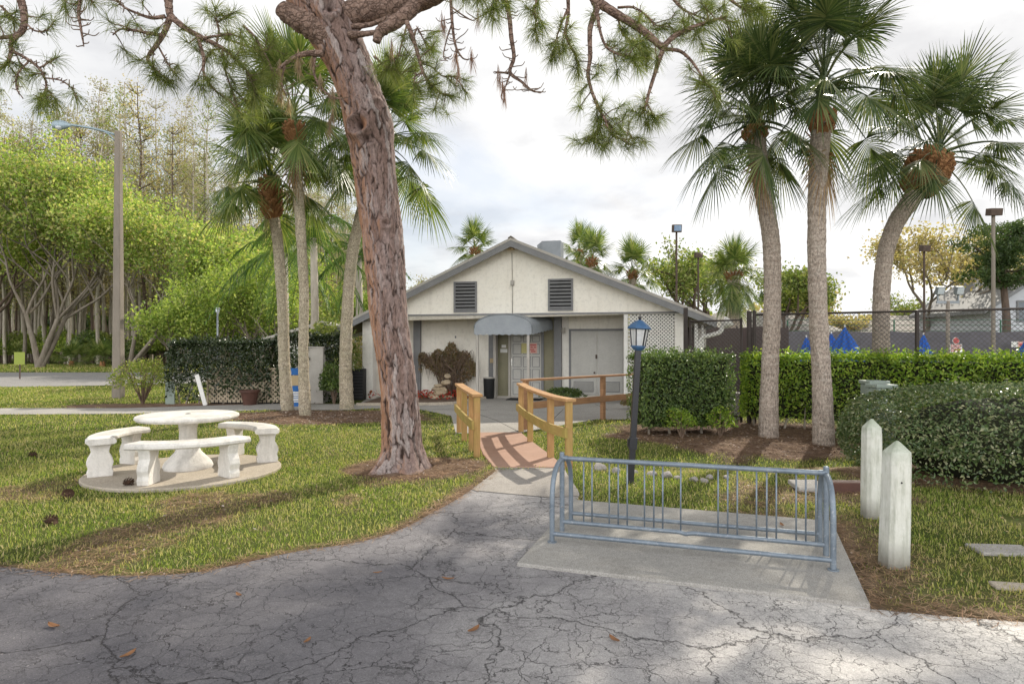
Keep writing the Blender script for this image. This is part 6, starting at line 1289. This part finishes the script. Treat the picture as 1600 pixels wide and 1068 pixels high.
# trees on the right
RT = [(1082, 40, 8.2, 181, 'leaf_oak', 'thin leaved oak behind the two thin light poles', 1.0, 3600, .6), (1120, 46, 8.6, 182, 'leaf_oak', 'green oak rising behind the round headed background palm', 1.0, 5000, .7), (1225, 42, 7.0, 183, 'leaf_oak', 'green oak seen between the two nearest right palms', 1.1, 4800, .7), (1268, 50, 6.6, 184, 'leaf_tan', 'small tan leaved tree left of the middle right palm', 1.1, 3000, .6), (1340, 52, 4.6, 185, 'leaf_tan', 'low distant tan tree left of the leaning palm', 1.1, 2400, .6),
      (1450, 46, 11.2, 186, 'leaf_tan', 'large tan leaved oak right of the leaning palm', 1.25, 7500, .75), (1520, 50, 10.5, 187, 'leaf_tan', 'tan leaved oak behind the court floodlights', 1.2, 5000, .75), (1398, 54, 6.5, 188, 'leaf_oak', 'small distant tree just right of the leaning palm trunk', 1.1, 2800, .7), (1600, 58, 13, 189, 'leaf_oak', 'tall oak at the right edge above the white house', 1.1, 6000, .9), (670, 60, 9.0, 190, 'leaf_cypress', 'sparse greyish tree left of the roof near the pine trunk', 1.1, 2600, .8), (700, 64, 8.2, 191, 'leaf_cypress', 'sparse greyish tree by the palm on the left roof slope', 1.1, 2600, .8)]
for px, Y, h, sd, lm, lab, sp, nl, cl in RT: tree('oak_tree', ((px-800)*Y/1000, Y, 0), sd, lab, h, h*.26, sp, lm, 'trunk_dark' if sd != 186 else 'trunk_grey', nl, .22, .2, (0, 0), 1, cl*.8, upb=.2)
# far pine with flat dark clumps
def clumppine(px, Y, h, seed, label, n=20):
    g = np.random.default_rng(seed); root = empty('far_pine', ((px-800)*Y/1000, Y, 0), 0, label, 'pine tree'); mb = MB(); P = smoothpath([(0, 0, -.1), (.1, 0, h*.35), (-.1, 0, h*.7), (.2, 0, h)], 5); mb.tube(P, np.linspace(.26, .08, len(P)), 8, False); L = []
    for k in range(n):
        t = .6+.4*k/n; i = int(t*(len(P)-1)); a = g.uniform(0, 6.28); l = g.uniform(1.4, 3.2)*(1.2-.6*t); d = np.array([math.cos(a), math.sin(a)*.8, g.uniform(-.05, .4)]); Q = smoothpath([P[i], P[i]+d*l*.5+[0, 0, -.1], P[i]+d*l+[0, 0, .2]], 3); mb.tube(Q, np.linspace(.08, .03, len(Q)), 5, False)
        for q in range(3): c = Q[-1-q*2]+g.normal(0, .3, 3); L.append(c+nrm(g.normal(size=(170, 3)))*(g.random((170, 1))**.5)*np.array([.75, .75, .42]))
    mb.build('trunk', M['trunk_dark'], root, True); mb = MB(); mb.add(*leaves(np.concatenate(L), .22, g, .35, np.array([0, 0, .6]), .6)); mb.build('crown', M['leaf_pine_far'], root)
clumppine(1570, 36, 8.3, 201, 'dark clumped pine with reddish trunk beside the thick grey light pole'); clumppine(1232, 48, 6.8, 202, 'dark pine behind the left trunk of the right palms', 14)
# ------------------------------------------------------------------ light, sky, camera
AZ, EL = R_(32), R_(37)
S = Vector((math.sin(AZ)*math.cos(EL), math.cos(AZ)*math.cos(EL), math.sin(EL)))
sl = bpy.data.lights.new('sun', 'SUN'); sl.energy = 5.0; sl.angle = R_(.6); sl.color = (1, .93, .8)
so = bpy.data.objects.new('sun', sl); C.objects.link(so); so.rotation_euler = S.to_track_quat('Z', 'Y').to_euler()
W = bpy.data.worlds.new('World'); bpy.context.scene.world = W; W.use_nodes = True
nt = W.node_tree; nt.nodes.clear()
def nn(typ, **k):
    o = nt.nodes.new(typ)
    for a, b in k.items():
        if a in o.inputs:
            if isinstance(b, bpy.types.NodeSocket): nt.links.new(b, o.inputs[a])
            else: o.inputs[a].default_value = b
        else: setattr(o, a, b)
    return o
out = nn('ShaderNodeOutputWorld')
sky = nn('ShaderNodeTexSky', sky_type='NISHITA', sun_disc=False, sun_elevation=EL, sun_rotation=AZ, air_density=1.0, dust_density=1.5)
b1 = nn('ShaderNodeBackground', Color=sky.outputs[0], Strength=.12)
tc = nn('ShaderNodeTexCoord'); sep = nn('ShaderNodeSeparateXYZ', Vector=tc.outputs['Generated'])
zz = nn('ShaderNodeMath', operation='ADD'); nt.links.new(sep.outputs[2], zz.inputs[0]); zz.inputs[1].default_value = .22
zm = nn('ShaderNodeMath', operation='MAXIMUM'); nt.links.new(zz.outputs[0], zm.inputs[0]); zm.inputs[1].default_value = .05
def div(s):
    d = nn('ShaderNodeMath', operation='DIVIDE'); nt.links.new(sep.outputs[s], d.inputs[0]); nt.links.new(zm.outputs[0], d.inputs[1]); return d.outputs[0]
cv = nn('ShaderNodeCombineXYZ'); nt.links.new(div(0), cv.inputs[0]); nt.links.new(div(1), cv.inputs[1]); cv.inputs[2].default_value = 3.7
n1 = nn('ShaderNodeTexNoise', Vector=cv.outputs[0], Scale=1.1, Detail=7.0, Roughness=.55, Distortion=.3)
n2 = nn('ShaderNodeTexNoise', Vector=cv.outputs[0], Scale=2.1, Detail=7.0, Roughness=.55)
def ramp(fac, stops):
    r = nn('ShaderNodeValToRGB'); cr = r.color_ramp
    while len(cr.elements) < len(stops): cr.elements.new(.5)
    for e, (p, c) in zip(cr.elements, stops): e.position = p; e.color = (*c, 1)
    nt.links.new(fac, r.inputs[0]); return r.outputs[0]
cover = ramp(n1.outputs[0], [(.36, (0,)*3), (.5, (1,)*3)])
shade = ramp(n2.outputs[0], [(.36, (1.0, 1.0, 1.0)), (.5, (.9, .905, .92)), (.64, (.7, .705, .735))])
dt = nn('ShaderNodeVectorMath', operation='DOT_PRODUCT'); nt.links.new(tc.outputs['Generated'], dt.inputs[0]); dt.inputs[1].default_value = S
gl = ramp(dt.outputs['Value'], [(.55, (0,)*3), (.97, (.16, .15, .13))])
add = nn('ShaderNodeMix', data_type='RGBA', blend_type='ADD'); add.inputs[0].default_value = 1; nt.links.new(shade, add.inputs[6]); nt.links.new(gl, add.inputs[7])
# thin high haze keeps the blue gaps pale, as in the photograph
haze = nn('ShaderNodeMix', data_type='RGBA'); haze.inputs[0].default_value = .5
bk = nn('ShaderNodeMapRange', Value=sep.outputs[1]); bk.inputs['From Min'].default_value = .35; bk.inputs['From Max'].default_value = -.9; bk.inputs['To Min'].default_value = 1.0; bk.inputs['To Max'].default_value = 3.4
zn = nn('ShaderNodeMapRange', Value=sep.outputs[2]); zn.inputs['From Min'].default_value = .46; zn.inputs['From Max'].default_value = .8; zn.inputs['To Min'].default_value = 1.0; zn.inputs['To Max'].default_value = .32
st = nn('ShaderNodeMath', operation='MULTIPLY'); nt.links.new(bk.outputs[0], st.inputs[0]); nt.links.new(zn.outputs[0], st.inputs[1])
b2 = nn('ShaderNodeBackground', Color=add.outputs[2], Strength=st.outputs[0])
cm = nn('ShaderNodeMath', operation='MULTIPLY_ADD'); nt.links.new(cover, cm.inputs[0]); cm.inputs[1].default_value = .45; cm.inputs[2].default_value = .55
mx = nn('ShaderNodeMixShader'); nt.links.new(cm.outputs[0], mx.inputs[0]); nt.links.new(b1.outputs[0], mx.inputs[1]); nt.links.new(b2.outputs[0], mx.inputs[2]); nt.links.new(mx.outputs[0], out.inputs[0])
cam = bpy.data.cameras.new('camera'); co = bpy.data.objects.new('camera', cam); C.objects.link(co)
co.location = (0, 0, H); co.rotation_euler = (R_(90), 0, 0); cam.sensor_width = 36; cam.lens = 22.5; cam.shift_y = 6/1600; cam.clip_start = .05; cam.clip_end = 5000
sc = bpy.context.scene; sc.camera = co
sc.view_settings.view_transform = 'Standard'; sc.view_settings.look = 'None'; sc.view_settings.exposure = 0; sc.view_settings.gamma = 1
sc.render.engine = 'CYCLES'; sc.cycles.transparent_max_bounces = 16; sc.cycles.max_bounces = 6
